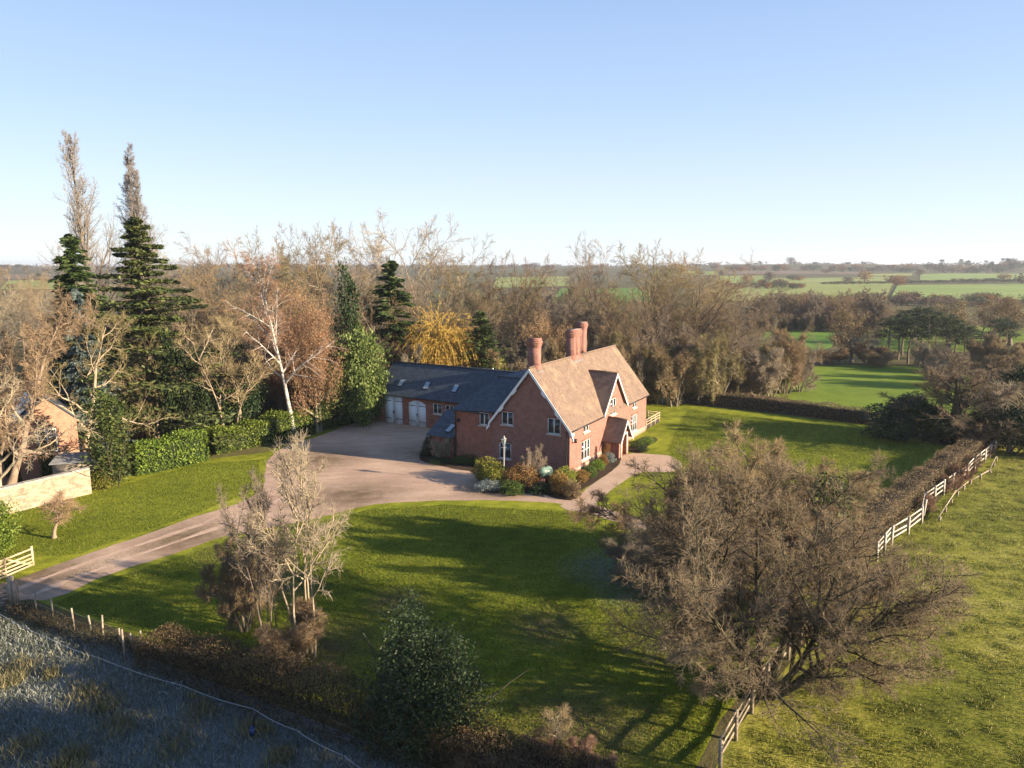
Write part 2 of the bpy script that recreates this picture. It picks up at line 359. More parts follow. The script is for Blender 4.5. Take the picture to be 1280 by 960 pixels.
sheet('far_field', [(940, 448), (955, 420), (962, 406), (1045, 405), (1040, 434), (1000, 447)], .012, m_field2, smooth=False)
sheet('far_field', [(1225, 428), (1235, 408), (1340, 404), (1360, 440)], .012, m_field1, smooth=False)
sheet('far_field', [(1098, 440), (1100, 405), (1240, 400), (1230, 440)], .010, m_field1, smooth=False)
def far_field(name, q, mat, lift=.4, n=14):
    c = [PT(*p) for p in q]; g = np.linspace(0, 1, n + 1)
    S, T = np.meshgrid(g, g)
    xy = sum(w[..., None] * np.array(k)[:2] for w, k in (((1 - S) * (1 - T), c[0]), (S * (1 - T), c[1]), (S * T, c[2]), ((1 - S) * T, c[3])))
    z = terrain(xy[..., 0], xy[..., 1]) + lift
    i = np.arange((n + 1) ** 2).reshape(n + 1, n + 1); mb = MB()
    mb.add(np.dstack([xy, z]).reshape(-1, 3), np.stack([i[:-1, :-1], i[1:, :-1], i[1:, 1:], i[:-1, 1:]], -1).reshape(-1, 4))
    o = mb.build(name, mat, smooth=True)
    if o.data.polygons[0].normal.z < 0: o.data.flip_normals()
    return struct(o)
FARF = [([(880, 357), (1118, 353), (1108, 372), (880, 378)], m_fieldp), ([(1122, 357), (1310, 354), (1340, 376), (1112, 374)], m_fieldg), ([(965, 348), (1112, 346), (1110, 352), (960, 355)], m_fieldp), ([(905, 339), (1070, 340), (1075, 343), (900, 343)], m_plough),
        ([(1150, 343), (1310, 341), (1320, 350), (1150, 351)], m_fieldg), ([(1075, 343), (1140, 342), (1140, 345), (1075, 346)], m_fieldp), ([(620, 347), (712, 346), (712, 358), (616, 360)], m_fieldp), ([(700, 361), (812, 360), (815, 378), (690, 380)], m_field2),
        ([(10, 343), (90, 343), (84, 349), (0, 350)], m_plough), ([(10, 351), (100, 351), (100, 362), (0, 362)], m_fieldp), ([(900, 345), (958, 345), (950, 354), (890, 355)], m_fieldg), ([(820, 340), (900, 340), (900, 344), (815, 344)], m_fieldg)]
for q, m in FARF: far_field('far_field', q, m)

# ------------------------------------------------------------------ plant growing
def grow(rng, pos, d, L, K, wander, trop, r0, r1):
    N = len(pos); p = np.array(pos, float); d = np.array(d, float); st = (L / (K - 1))[:, None]
    pts = [p.copy()]
    for _ in range(K - 1):
        d = d + rng.normal(size=(N, 3)) * wander; d[:, 2] += trop
        d /= np.linalg.norm(d, axis=1, keepdims=True) + 1e-9
        p = p + d * st; pts.append(p.copy())
    t = np.linspace(0, 1, K)[None, :]
    return np.stack(pts, 1), r0[:, None] * (1 - t) + r1[:, None] * t
def spawn(rng, pts, rad, plen, n, t0, t1, a0, a1, av, L, fall, rr):
    N, K, _ = pts.shape
    t = t0 + (t1 - t0) * (np.arange(n)[None, :] + rng.random((N, n))) / n
    x = np.clip(t * (K - 1), 0, K - 1.001); i = x.astype(int); f = (x - i)[..., None]; ar = np.arange(N)[:, None]
    p = pts[ar, i] * (1 - f) + pts[ar, i + 1] * f
    T = pts[ar, i + 1] - pts[ar, i]; T = T / (np.linalg.norm(T, axis=2, keepdims=True) + 1e-9)
    r = rad[ar, i] * (1 - f[..., 0]) + rad[ar, i + 1] * f[..., 0]
    ref = np.where((np.abs(T[..., 2]) > .8)[..., None], [1., 0, 0], [0, 0, 1.]); s = np.cross(T, ref); s /= np.linalg.norm(s, axis=2, keepdims=True) + 1e-9; q = np.cross(s, T)
    ph = np.arange(n)[None, :] * 2.4 + rng.random((N, 1)) * 6.283 + rng.normal(size=(N, n)) * .5
    th = np.radians(a0 + (a1 - a0) * (t - t0) / max(t1 - t0, 1e-6) + rng.normal(size=(N, n)) * av)
    pv = np.cos(ph)[..., None] * s + np.sin(ph)[..., None] * q
    d = np.cos(th)[..., None] * T + np.sin(th)[..., None] * pv
    l = plen[:, None] * L * (1 - fall * (t - t0) / max(t1 - t0, 1e-6)) * rng.uniform(.65, 1.2, (N, n))
    return p.reshape(-1, 3), d.reshape(-1, 3), l.ravel(), (r * rr).ravel()

class Proto:
    """two meshes, trunk and crown, of one kind of tree, with its own height and width"""
    def __init__(s, name, trunk, crown, mats):
        s.mt = trunk.mesh(name + '_trunk', mats[0], True); s.mc = crown.mesh(name + '_crown', mats[1])
        v = np.vstack(crown.v); s.h = np.percentile(v[:, 2], 99); s.w = 2 * np.percentile(np.hypot(v[:, 0], v[:, 1]), 90)
    def place(s, name, label, cat, x, y, h, w, rz=0, group=None, mats=None, z=None, flat=1.0):
        o = thing(name, label, cat, (x, y, float(terrain(x, y)) if z is None else z), rz, group)
        k = w / s.w; o.scale = (k, k * flat, h / s.h)
        for nm, me, i in (('trunk', s.mt, 0), ('crown', s.mc, 1)):
            c = bpy.data.objects.new(nm, me); COL.objects.link(c); c.parent = o
            if mats and mats[i]:
                c.material_slots[0].link = 'OBJECT'; c.material_slots[0].material = mats[i]
        return o
def bare(seed, h=20, tr=.32, n=(14, 9, 7, 8), fork=.3, a=(62, 22), wander=.10, up=.05, l1=(.62, .55), twig=.016, stems=1, lean=12, trops=(.05, .06, .05, .03), lr=(.5, .42, .45), sp=.3, tl=.62, tw=None):
    rng = np.random.default_rng(seed); T = MB(); C = MB()
    if stems == 1: pos = np.zeros((1, 3)); d = np.array([[rng.normal() * .05, rng.normal() * .05, 1.]]); L0 = np.array([h * tl])
    else:
        ph = np.arange(stems) * 6.283 / stems + rng.random(stems); q = np.radians(rng.uniform(.3, 1, stems) * lean)
        pos = np.c_[np.cos(ph) * sp, np.sin(ph) * sp, np.zeros(stems)]; d = np.c_[np.cos(ph) * np.sin(q), np.sin(ph) * np.sin(q), np.cos(q)]; L0 = h * tl * rng.uniform(.72, 1, stems)
    pts, rad = grow(rng, pos, d, L0, 12, wander * .45 if tw is None else tw, up * .4, np.full(len(pos), tr), np.full(len(pos), tr * .12))
    rad[:, 0] *= 1.35; T.tubes(pts, rad, 9)
    p, d, l, r = spawn(rng, pts, rad, L0, n[0], fork, .98, a[0], a[1], 7, l1[0], 1 - l1[1] / l1[0], .62)
    pts, rad = grow(rng, p, d, l, 9, wander, trops[0], np.maximum(r, .03), np.full(len(p), .012)); T.tubes(pts, rad, 6)
    p, d, l, r = spawn(rng, pts, rad, l, n[1], .18, .98, 52, 32, 10, lr[0], .45, .6)
    pts, rad = grow(rng, p, d, l, 6, wander * 1.2, trops[1], np.maximum(r, .018), np.full(len(p), twig * .7)); T.tubes(pts, rad, 4)
    p, d, l, r = spawn(rng, pts, rad, l, n[2], .12, .98, 50, 32, 12, lr[1], .4, .6)
    pts, rad = grow(rng, p, d, l, 5, wander * 1.3, trops[2], np.full(len(p), twig), np.full(len(p), twig * .6)); C.tubes(pts, rad, 3)
    p, d, l, r = spawn(rng, pts, rad, l, n[3], .1, .98, 48, 30, 14, lr[2], .3, .6)
    l = np.maximum(l, .25)
    pts, rad = grow(rng, p, d, l, 3, wander * 1.3, trops[3], np.full(len(p), twig * .75), np.full(len(p), twig * .35)); C.tubes(pts, rad, 3)
    return T, C, pts[:, -1]
def add_leaves(C, tips, rng, frac, size, spread, mat=0, per=3, asp=.6):
    k = rng.random(len(tips)) < frac; t = np.repeat(tips[k], per, 0); C.leaves(t + rng.normal(size=t.shape) * spread, rng.uniform(.6, 1.2, len(t)) * size, rng, asp=asp, m=mat)
def spruce(seed, h=15, r=3.0, step=.36, nb=8, lq=30, q=.34, droop=-.05, tip=.9, base=.03):
    rng = np.random.default_rng(seed); T = MB(); C = MB()
    z = np.linspace(0, h, 14); T.tubes(np.stack([np.zeros(14), np.zeros(14), z], -1)[None], (np.linspace(.24, .02, 14))[None], 8)
    zs = np.repeat(np.arange(h * base, h * .97, step), nb); N = len(zs); zs = zs + rng.normal(size=N) * step * .4
    ph = rng.random(N) * 6.283; L = r * np.clip(1 - zs / h, 0, 1) ** tip * rng.uniform(.62, 1.12, N) + .12
    d = np.c_[np.cos(ph), np.sin(ph), rng.normal(size=N) * .08 + .12]
    pts, rad = grow(rng, np.c_[np.zeros(N), np.zeros(N), zs], d, L, 6, .05, droop, np.full(N, .035), np.full(N, .008)); T.tubes(pts, rad, 3)
    t = rng.random((N, lq)) ** .7; x = np.clip(t * 5, 0, 4.999); i = x.astype(int); f = (x - i)[..., None]; ar = np.arange(N)[:, None]
    c = pts[ar, i] * (1 - f) + pts[ar, i + 1] * f
    tan = pts[:, -1] - pts[:, 0]; tan /= np.linalg.norm(tan, axis=1, keepdims=True); side = np.cross(tan, [0, 0, 1.])
    o = rng.normal(size=(N, lq, 1)) * side[:, None, :] * (.10 * L[:, None, None] * (1.15 - t[..., None]) + .05)
    c = c + o + rng.normal(size=c.shape) * [.04, .04, .06]
    al = np.repeat(tan, lq, 0) + side.repeat(lq, 0) * np.sign(o.reshape(N * lq, 3) @ np.ones(3))[:, None] * .2 + [0, 0, -.25]
    C.leaves(c.reshape(-1, 3), q * rng.uniform(.6, 1.2, N * lq), rng, nrm=[0, 0, 1.], bias=.45, asp=.34, along=al)
    return T, C
def cedar(seed, h=18, r=5.5):
    rng = np.random.default_rng(seed); T = MB(); C = MB()
    z = np.linspace(0, h, 16); T.tubes(np.stack([np.sin(z * .5) * .08, np.cos(z * .4) * .08, z], -1)[None], (np.linspace(.42, .02, 16))[None], 9)
    N = 84; zs = h * (.06 + .92 * (np.arange(N) + rng.random(N)) / N); ph = np.arange(N) * 2.4 + rng.normal(size=N) * .3
    L = r * (np.clip(1 - zs / h, 0, 1) ** .95) * rng.uniform(.5, 1.2, N) + .12
    pts, rad = grow(rng, np.c_[np.zeros(N), np.zeros(N), zs], np.c_[np.cos(ph), np.sin(ph), np.full(N, .22)], L, 8, .05, -.045, np.full(N, .08), np.full(N, .012)); T.tubes(pts, rad, 5)
    lq = 420; t = rng.random((N, lq)) ** .75; x = np.clip(t * 7, 0, 6.999); i = x.astype(int); f = (x - i)[..., None]; ar = np.arange(N)[:, None]
    c = pts[ar, i] * (1 - f) + pts[ar, i + 1] * f
    tan = pts[:, -1] - pts[:, 0]; tan /= np.linalg.norm(tan, axis=1, keepdims=True); side = np.cross(tan, [0, 0, 1.])
    c = c + rng.normal(size=(N, lq, 1)) * side[:, None, :] * (.17 * L[:, None, None] * np.sin(np.pi * np.clip(t[..., None] * .8 + .15, 0, 1))) + rng.normal(size=c.shape) * [.06, .06, .09]
    C.leaves(c.reshape(-1, 3), .42 * rng.uniform(.5, 1.2, N * lq), rng, nrm=[0, 0, 1.], bias=.5, asp=.45)
    return T, C
def blob(rng, n, c, r, lump=.25, shell=.55):
    """points through the outer volume of a lumpy ellipsoid"""
    d = rng.normal(size=(n, 3)); d /= np.linalg.norm(d, axis=1, keepdims=True)
    k = rng.normal(size=(7, 3)); lum = np.zeros(n)
    for q in k: lum += np.sin(d @ q * 2.6 + q[0] * 5)
    rr = (1 + lump * lum / 2.6) * (shell + (1 - shell) * rng.random(n) ** .6)
    return np.asarray(c) + d * rr[:, None] * np.asarray(r), d
def shrub(seed, blobs, leaf=.16, dens=55, lump=.25, shell=.55, asp=.6, stems=6, bias=.35, sr=.03, twigs=0):
    """blobs: (cx,cy,cz,rx,ry,rz); stems run from the ground into them"""
    rng = np.random.default_rng(seed); T = MB(); C = MB()
    for b in blobs:
        c, r = np.array(b[:3]), np.array(b[3:]); area = 4 * math.pi * ((r[0] * r[1] + r[0] * r[2] + r[1] * r[2]) / 3); n = int(area * dens)
        p, d = blob(rng, n, c, r, lump, shell); k = p[:, 2] > .02
        C.leaves(p[k], leaf * rng.uniform(.55, 1.25, k.sum()), rng, nrm=(d * .7 + [0, 0, .4])[k], bias=bias, asp=asp)
        m = max(2, stems // len(blobs) + 1); dd = rng.normal(size=(m, 3)) * [.4, .4, .2] + [0, 0, 1]
        base = np.c_[c[0] + rng.normal(size=m) * r[0] * .15, c[1] + rng.normal(size=m) * r[1] * .15, np.zeros(m)]
        pts, rad = grow(rng, base, dd, np.full(m, c[2] + r[2] * .5), 6, .12, .05, np.full(m, sr * 1.4), np.full(m, sr * .3)); T.tubes(pts, rad, 5)
        if twigs:
            p, d = blob(rng, int(area * twigs), c, r * .8, lump, .3); k = p[:, 2] > .05; p = p[k]; d = d[k] + [0, 0, .5] + rng.normal(size=p.shape) * .5
            pts, rad = grow(rng, p, d, rng.uniform(.3, .9, len(p)) * r.mean() * .55, 3, .2, .05, np.full(len(p), sr * .35), np.full(len(p), sr * .15)); C.tubes(pts, rad, 3)
    return T, C
def pine(seed, h=14):
    rng = np.random.default_rng(seed); T = MB(); C = MB()
    K = 12; z = np.linspace(0, h * .95, K); ax = np.stack([np.cumsum(rng.normal(size=K) * .06), np.cumsum(rng.normal(size=K) * .06), z], -1)
    T.tubes(ax[None], np.linspace(.24, .05, K)[None], 7)
    for j in range(13):
        t = .5 + .48 * j / 12; i = min(int(t * (K - 1)), K - 2); ph = j * 2.4 + rng.random(); L = (1 - t) * 3.6 + .9 + rng.random() * .8
        pts, rad = grow(rng, ax[i][None], np.array([[math.cos(ph), math.sin(ph), .45]]), np.array([L]), 6, .1, .03, np.array([.07]), np.array([.02])); T.tubes(pts, rad, 4)
        p, d = blob(rng, 330, pts[0, -1] + [0, 0, .15], [1.25, 1.25, .62], .3, .2); C.leaves(p, .34 * rng.uniform(.5, 1.2, len(p)), rng, nrm=[0, 0, 1.], bias=.25, asp=.35)
        p, d = blob(rng, 110, pts[0, 3], [.8, .8, .4], .3, .2); C.leaves(p, .3 * rng.uniform(.5, 1.2, len(p)), rng, asp=.35)
    return T, C
def weeping(seed, h=9, r=3.6):
    rng = np.random.default_rng(seed); T, C, tips = bare(seed, h=h * 1.0, tr=.22, n=(9, 6, 3, 2), fork=.3, a=(60, 35), up=.05, l1=(.45, .25), twig=.012)
    n = 2100; p, d = blob(rng, n, [0, 0, h * .68], [r * .85, r * .85, h * .27], .3, .35); k = p[:, 2] > h * .45; p = p[k]; N = len(p)
    L = rng.uniform(.3, .75, N) * h; L = np.minimum(L, p[:, 2] - .2); dd = d[k] * .5 + [0, 0, .1]
    pts, rad = grow(rng, p, dd, L, 9, .07, -.28, np.full(N, .016), np.full(N, .008)); C.tubes(pts, rad, 3)
    t = rng.random((N, 26)); x = np.clip(t * 8, 0, 7.999); i = x.astype(int); f = (x - i)[..., None]; ar = np.arange(N)[:, None]
    c = (pts[ar, i] * (1 - f) + pts[ar, i + 1] * f).reshape(-1, 3) + rng.normal(size=(N * 26, 3)) * .07
    C.leaves(c, .26 * rng.uniform(.6, 1.2, len(c)), rng, asp=.3, along=[0, 0, -1.])
    return T, C
def fartree(seed, h=10, r=4, n=650, q=.8, cz=.47):
    rng = np.random.default_rng(seed); T = MB(); C = MB()
    T.tubes(np.array([[[0, 0, 0], [.05, 0, h * .25], [0, .1, h * .6]]]), np.array([[.4, .3, .1]]), 6)
    for j in range(6):
        a = j * 1.05 + rng.random(); rr = r * rng.uniform(.5, .7); c = [math.cos(a) * r * .35, math.sin(a) * r * .35, h * (cz + rng.uniform(-.12, .12))]
        p, d = blob(rng, n // 6, c, [rr, rr, h * .36], .25, .3); C.leaves(p, q * rng.uniform(.5, 1.2, len(p)), rng, asp=.6)
    return T, C
def hedge(name, path, width, height, rng, leaf, dens, mats, twig=0, asp=.6, core=.72, wob=.06, top=True, stemcol=None):
    """clipped hedge along ground points; a leafy skin over a twiggy core, one mesh"""
    path = np.asarray(path, float)[:, :2]; seg = np.linalg.norm(np.diff(path, axis=0), axis=1); cum = np.r_[0, np.cumsum(seg)]; Lt = cum[-1]
    hs = np.asarray(height, float) if np.ndim(height) else np.full(len(path), float(height))
    def at(s):
        i = np.clip(np.searchsorted(cum, s, side='right') - 1, 0, len(seg) - 1); f = (s - cum[i]) / seg[i]
        p = path[i] * (1 - f)[:, None] + path[i + 1] * f[:, None]; t = (path[i + 1] - path[i]) / seg[i][:, None]
        return p, np.c_[-t[:, 1], t[:, 0]], hs[i] * (1 - f) + hs[i + 1] * f, t
    mb = MB(); hm = hs.mean()
    for part, nfrac in (('side', 2 * hm), ('top', width)):
        n = int(Lt * nfrac * dens); s = rng.random(n) * Lt; p, nr, h, t = at(s)
        bumpy = 1 + wob * (np.sin(s * 1.7) + np.sin(s * .63 + 2) + rng.normal(size=n) * .6)
        if part == 'side':
            sg = rng.choice([-1., 1.], n); zz = rng.random(n) * h * bumpy; off = sg * width / 2 * bumpy * (1 - .22 * rng.random(n) ** 2) * (1 - .12 * zz / h); nn = np.c_[nr * sg[:, None], np.full(n, .25)]
        else:
            off = (rng.random(n) - .5) * width * .95; zz = h * bumpy * (1 - .12 * rng.random(n) ** 2); nn = np.c_[nr * 0, np.ones(n)]
        c = np.c_[p + nr * off[:, None], zz]; mb.leaves(c, leaf * rng.uniform(.55, 1.25, n), rng, nrm=nn, bias=.4, asp=asp)
    for e, sgn in ((0, -1), (len(path) - 1, 1)):
        n = int(width * hs[e] * dens); p, nr, h, t = at(np.full(n, 0. if e == 0 else Lt - 1e-4)); c = np.c_[p + nr * ((rng.random(n) - .5) * width)[:, None] + t * (sgn * rng.random(n) * .1)[:, None], rng.random(n) * h]
        mb.leaves(c, leaf * rng.uniform(.55, 1.25, n), rng, nrm=np.c_[t * sgn, np.zeros(n)], bias=.4, asp=asp)
    if twig:
        n = int(Lt * (2 * hm + width) * twig); s = rng.random(n) * Lt; p, nr, h, t = at(s); off = (rng.random(n) - .5) * width * .95
        c = np.c_[p + nr * off[:, None], rng.random(n) * h * .85]; d = np.c_[nr * (off / width)[:, None] * 1.2, np.full(n, .9)] + rng.normal(size=(n, 3)) * .35
        pts, rad = grow(rng, c, d, rng.uniform(.35, .8, n) * hm * .5, 3, .15, .1, np.full(n, .014), np.full(n, .006)); mb.tubes(pts, rad, 3, m=1)
    if core:
        s = np.linspace(0, Lt - 1e-4, max(2, int(Lt / .6))); p, nr, h, t = at(s); w = width / 2 * core; k = len(s)
        ring = np.stack([np.c_[p - nr * w, np.zeros(k)], np.c_[p - nr * w, h * core * 1.12], np.c_[p + nr * w, h * core * 1.12], np.c_[p + nr * w, np.zeros(k)]], 1)
        i = np.arange(k - 1)[:, None] * 4; f = np.concatenate([np.stack([i + a, i + b, i + b + 4, i + a + 4], -1).reshape(-1, 4) for a, b in ((0, 1), (1, 2), (2, 3))])
        mb.add(ring.reshape(-1, 3), f, 1); mb.add(ring[0], [[0, 1, 2, 3]], 1); mb.add(ring[-1], [[3, 2, 1, 0]], 1)
    return mb.build(name, mats)
# ------------------------------------------------------------------ the house
KH = 20 / 24.0
class HB(MB):
    def mesh(s, *a, **k):
        s.v = [x * KH for x in s.v]; return super().mesh(*a, **k)
m_brick = brick_mat('red_brick', (.30, .132, .10), (.22, .088, .068), (.29, .21, .18), .75)
m_brick_old = brick_mat('weathered_brick', (.28, .10, .065), (.19, .07, .05), (.30, .21, .16), 1.0)
m_plinth = brick_mat('pale_stained_brick', (.42, .27, .21), (.36, .22, .17), (.42, .33, .28), .9)
m_tile = roof_mat('clay_tiles', ((.218, .152, .113), (.155, .104, .078)), .11, .17, moss=(.30, .22, .14))
m_slate = roof_mat('blue_slates', ((.068, .086, .108), (.045, .058, .075)), .16, .3)
m_white = noise_mat('white_paint', [(.66, .66, .64), (.80, .80, .78)], 3, 4, .5, spec=.4)
m_glass = noise_mat('window_glass', [(.012, .016, .02), (.035, .04, .042)], .8, 2, .06, spec=.8)
m_stone = noise_mat('sill_stone', [(.42, .36, .30), (.58, .52, .45)], 4, 5, .85)
m_lead = noise_mat('lead', [(.12, .11, .10), (.22, .20, .19)], 3, 4, .5, spec=.5)
m_black = plain('black_iron', (.02, .02, .022), .45)
m_paleblue = noise_mat('pale_painted_boards', [(.62, .67, .72), (.74, .79, .84)], 2, 5, .6, stretch=(14, 14, .6), bmp=.3, bscale=2)
m_oak = noise_mat('oiled_oak', [(.30, .15, .07), (.44, .24, .12)], 3, 6, .6, stretch=(12, 12, 1), bmp=.2)
m_pot = plain('terracotta', (.40, .19, .10), .85)

def wall_panel(mb, o, u, n, prof, openings, depth=.2, m=0, z0=0.0):
    o, u, n = (np.asarray(a, float) for a in (o, u, n)); k = np.array([0, 0, 1.])
    px = [p[0] for p in prof]; pz = [p[1] for p in prof]; top = lambda x: float(np.interp(x, px, pz))
    cuts = sorted(set(px + [c for q in openings for c in q[:2]]))
    def quad(a, b, za, zb, ta, tb):
        mb.add([o + u * a + k * za, o + u * b + k * zb, o + u * b + k * tb, o + u * a + k * ta], [[0, 1, 2, 3]], m)
    for a, b in zip(cuts[:-1], cuts[1:]):
        mid = (a + b) / 2; z = z0
        for q in sorted([q for q in openings if q[0] < mid < q[1]], key=lambda q: q[2]):
            if q[2] > z + 1e-6: quad(a, b, z, z, q[2], q[2])
            z = q[3]
        quad(a, b, z, z, top(a), top(b))
    for (a, b, za, zb) in openings:
        c = [o + u * a + k * za, o + u * b + k * za, o + u * b + k * zb, o + u * a + k * zb]
        for i in range(4):
            j = (i + 1) % 4; mb.add([c[i], c[j], c[j] - n * depth, c[i] - n * depth], [[0, 1, 2, 3]], m)
        mb.add([x - n * depth for x in c], [[0, 1, 2, 3]], m)
def window(parent, o, u, n, q, lights=2, sill=True, label=None, bars=0, depth=.2):
    a, b, za, zb = q; mb = HB(); f = .095
    B = lambda *r: mb.obox(o, u, n, *r)
    i0, i1 = -.15, -.05
    B(a, b, i0, i1, zb - f, zb); B(a, b, i0, i1, za, za + f); B(a, a + f, i0, i1, za + f, zb - f); B(b - f, b, i0, i1, za + f, zb - f)
    for j in range(1, lights):
        x = a + (b - a) * j / lights; B(x - f * .6, x + f * .6, i0 + .005, i1 + .01, za + f, zb - f)
    for j in range(1, bars + 1):
        z = za + (zb - za) * j / (bars + 1); B(a + f, b - f, i0 + .03, i1 - .02, z - .025, z + .025)
    w = mb.build('window', m_white, parent)
    if label: w['label'] = label
    g = HB(); g.obox(o, u, n, a + f * .5, b - f * .5, -.125, -.105, za + f * .5, zb - f * .5); g.build('pane', m_glass, w)
    if sill: s = HB(); s.obox(o, u, n, a - .15, b + .15, -.05, .14, za - .16, za - .004); s.build('sill', m_stone, w)
    hd = HB(); hd.obox(o, u, n, a - .12, b + .12, .0, .025, zb + .003, zb + .28); hd.build('brick_head', m_brick_old, w)
    return w
def slab(mb, p, th=.14, m=0):
    p = np.asarray(p, float); nn = np.cross(p[1] - p[0], p[2] - p[0]); nn /= np.linalg.norm(nn)
    if nn[2] < 0: nn = -nn
    mb.prism(p, -nn * th, m)

OX, OY = 6.585 * KH, 78.877 * KH; TH = math.radians(29.57)
house = thing('country_house', 'red brick country house with tiled gables, three tall chimneys and a slate roofed garage wing', 'house', (OX, OY, 0), -TH)
U_X, U_Y, N_X, N_Y = (1, 0, 0), (0, 1, 0), (1, 0, 0), (0, -1, 0)
W, L, E, R, HW = 10.3, 26.3, 5.7, 12.15, 5.15
sl = (R - E) / HW
# walls
mb = HB()
gable_op = [(-9.0, -7.4, 5.15, 6.75), (-2.85, -1.2, 4.75, 6.6), (-9.35, -7.7, .95, 2.9)]
wall_panel(mb, (0, 0, 0), U_X, N_Y, [(-W, E), (-HW, R), (0, E)], gable_op)
fac_op = [(3.35, 5.9, .95, 3.3), (3.85, 5.5, 4.3, 5.45), (12.35, 14.3, 4.8, 6.95), (20.2, 22.6, .9, 3.3), (20.6, 22.15, 4.3, 5.45)]
wall_panel(mb, (0, 0, 0), U_Y, N_X, [(0, E), (9.65, E), (13.5, 10.15), (17.4, E), (L, E)], fac_op)
mb.add([(0, L, 0), (-W, L, 0), (-W, L, E), (-HW, L, R), (0, L, E)], [[0, 1, 2, 3, 4]])
mb.add([(-W, L, 0), (-W, 0, 0), (-W, 0, E), (-W, L, E)], [[0, 1, 2, 3]])
mb.build('wall', m_brick, house)
mb = HB(); mb.box(.003, .05, 6.2, 9.85, 0, .85); mb.box(.003, .05, 13.35, L - .05, 0, .8); mb.box(.003, .05, .05, 6.2, 0, .55); mb.build('plinth', m_plinth, house)
for q in gable_op: window(house, (0, 0, 0), U_X, N_Y, q, 2)
for q, nl, bars in zip(fac_op, (3, 2, 2, 3, 2), (1, 0, 0, 1, 0)): window(house, (0, 0, 0), U_Y, N_X, q, nl, bars=bars)
# main roof
rf = HB(); e = .35; y0, y1 = -.32, L + .3
for sg in (1, -1):
    xe = -HW + sg * (HW + e); ze = E - sl * e + .1; zr = R + .1
    slab(rf, [(xe, y0, ze), (xe, y1, ze), (-HW, y1, zr), (-HW, y0, zr)])
xg = lambda z: (E - z) / sl
yc, zr = 13.5, 10.3; slg = (10.15 - E) / 3.87; xb = xg(zr) - .5
for sg in (-1, 1):
    ye = yc + sg * 4.15; ze = zr - slg * 4.15
    slab(rf, [(.36, ye, ze), (.36, yc, zr), (xb, yc, zr), (xg(ze) - .1, ye, ze)], .12)
rf.box(-HW - .13, -HW + .13, y0, 11.0, R + .06, R + .24); rf.box(-HW - .13, -HW + .13, 13.8, y1, R + .06, R + .24)
rf.box(xb + .3, .36, yc - .11, yc + .11, zr - .02, zr + .13)
roof = rf.build('roof', m_tile, house)
def chimney(x0, x1, y0, y1, z0, z1, npots, label=None):
    c = HB(); c.box(x0, x1, y0, y1, z0, z1 - .95)
    c.box(x0 - .05, x1 + .05, y0 - .05, y1 + .05, z0, z0 + 1.35)
    for i, g in enumerate((.05, .10, .15, .08)): c.box(x0 - g, x1 + g, y0 - g, y1 + g, z1 - .95 + i * .2, z1 - .95 + (i + 1) * .2)
    c.box(x0 - .05, x1 + .05, y0 - .05, y1 + .05, z1 - .15, z1)
    if x1 - x0 > .9 and y1 - y0 > 1.8:   # sunk panels read as raised ribs on the broad stack
        for yy in (y0 + .02, (y0 + y1) / 2 - .15, y1 - .32): c.box(x1, x1 + .05, yy, yy + .3, z0 + 1.35, z1 - .95)
    ch = c.build('chimney', m_brick, roof)
    f = HB(); f.box(x0 - .25, x1 + .25, y0 - .25, y1 + .25, z0, z0 + .12 + (.55 if npots > 1 else .5)); f.build('lead_flashing', m_lead, ch)
    if label: ch['label'] = label
    return ch
chimney(-6.15, -4.85, 1.2, 2.15, 11.1, 15.5, 1)
chimney(-5.85, -4.85, 11.1, 13.6, 11.1, 15.75, 2, 'broad ribbed chimney stack in the middle of the ridge')
chimney(-7.6, -6.45, 18.0, 19.1, 9.6, 16.2, 1)
# bargeboards with stepped brackets
bb = HB()
for sg in (1, -1):
    a = np.array([-HW, -.34, R + .02]); b = np.array([-HW + sg * (HW + e), -.34, E - sl * e + .02]); off = np.array([0, 0, -.42])
    bb.prism([a, b, b + off, a + off], (0, -.07, 0))
    for t in (.3, .62, .97):
        p = a + (b - a) * t + [0, .02, -.42]; q = p + (b - a) / np.linalg.norm(b - a) * .75; bb.prism([p + [0, 0, .04], q + [0, 0, .04], q - [0, 0, .2], p - [0, 0, .3]], (0, -.12, 0))
    bb.box(b[0] - .2, b[0] + .2, -.45, -.02, b[2] - .55, b[2] - .1) if sg == 1 else None
bb.build('bargeboard', m_white, house)
bb = HB()
for sg in (1, -1):
    a = np.array([.38, yc, zr - .06]); b = np.array([.38, yc + sg * 4.15, zr - slg * 4.15 - .06]); bb.prism([a, b, b - [0, 0, .32], a - [0, 0, .32]], (.07, 0, 0))
bb.build('bargeboard', m_white, house)
for ya, yb in ((-.3, 9.3), (17.75, L + .25)): g = HB(); g.box(.3, .46, ya, yb, E - .45, E - .32); g.build('gutter', m_black, house)
for p0, p1 in (((-.35, -.1, E - .5), (-.35, -.1, 0)), ((-15.6, -.1, 6.3), (-15.6, -.1, 0))): g = HB(); g.tubes([[p0, p1]], [[.07, .07]], 6); g.build('drainpipe', m_black, house)
for x, y, z, n in ((.0, .95, 3.9, 'x'), (-15.1, 0, 4.9, 'y')):
    g = HB(); d = (1, 0, 0) if n == 'x' else (0, -1, 0); u = (0, 1, 0) if n == 'x' else (1, 0, 0)
    g.obox((x, y, z), u, d, -.04, .04, 0, .35, .28, .34); g.obox((x, y, z), u, d, -.13, .13, .16, .42, -.1, .28); g.obox((x, y, z), u, d, -.18, .18, .12, .46, .28, .33); g.build('wall_lantern', m_black, house)
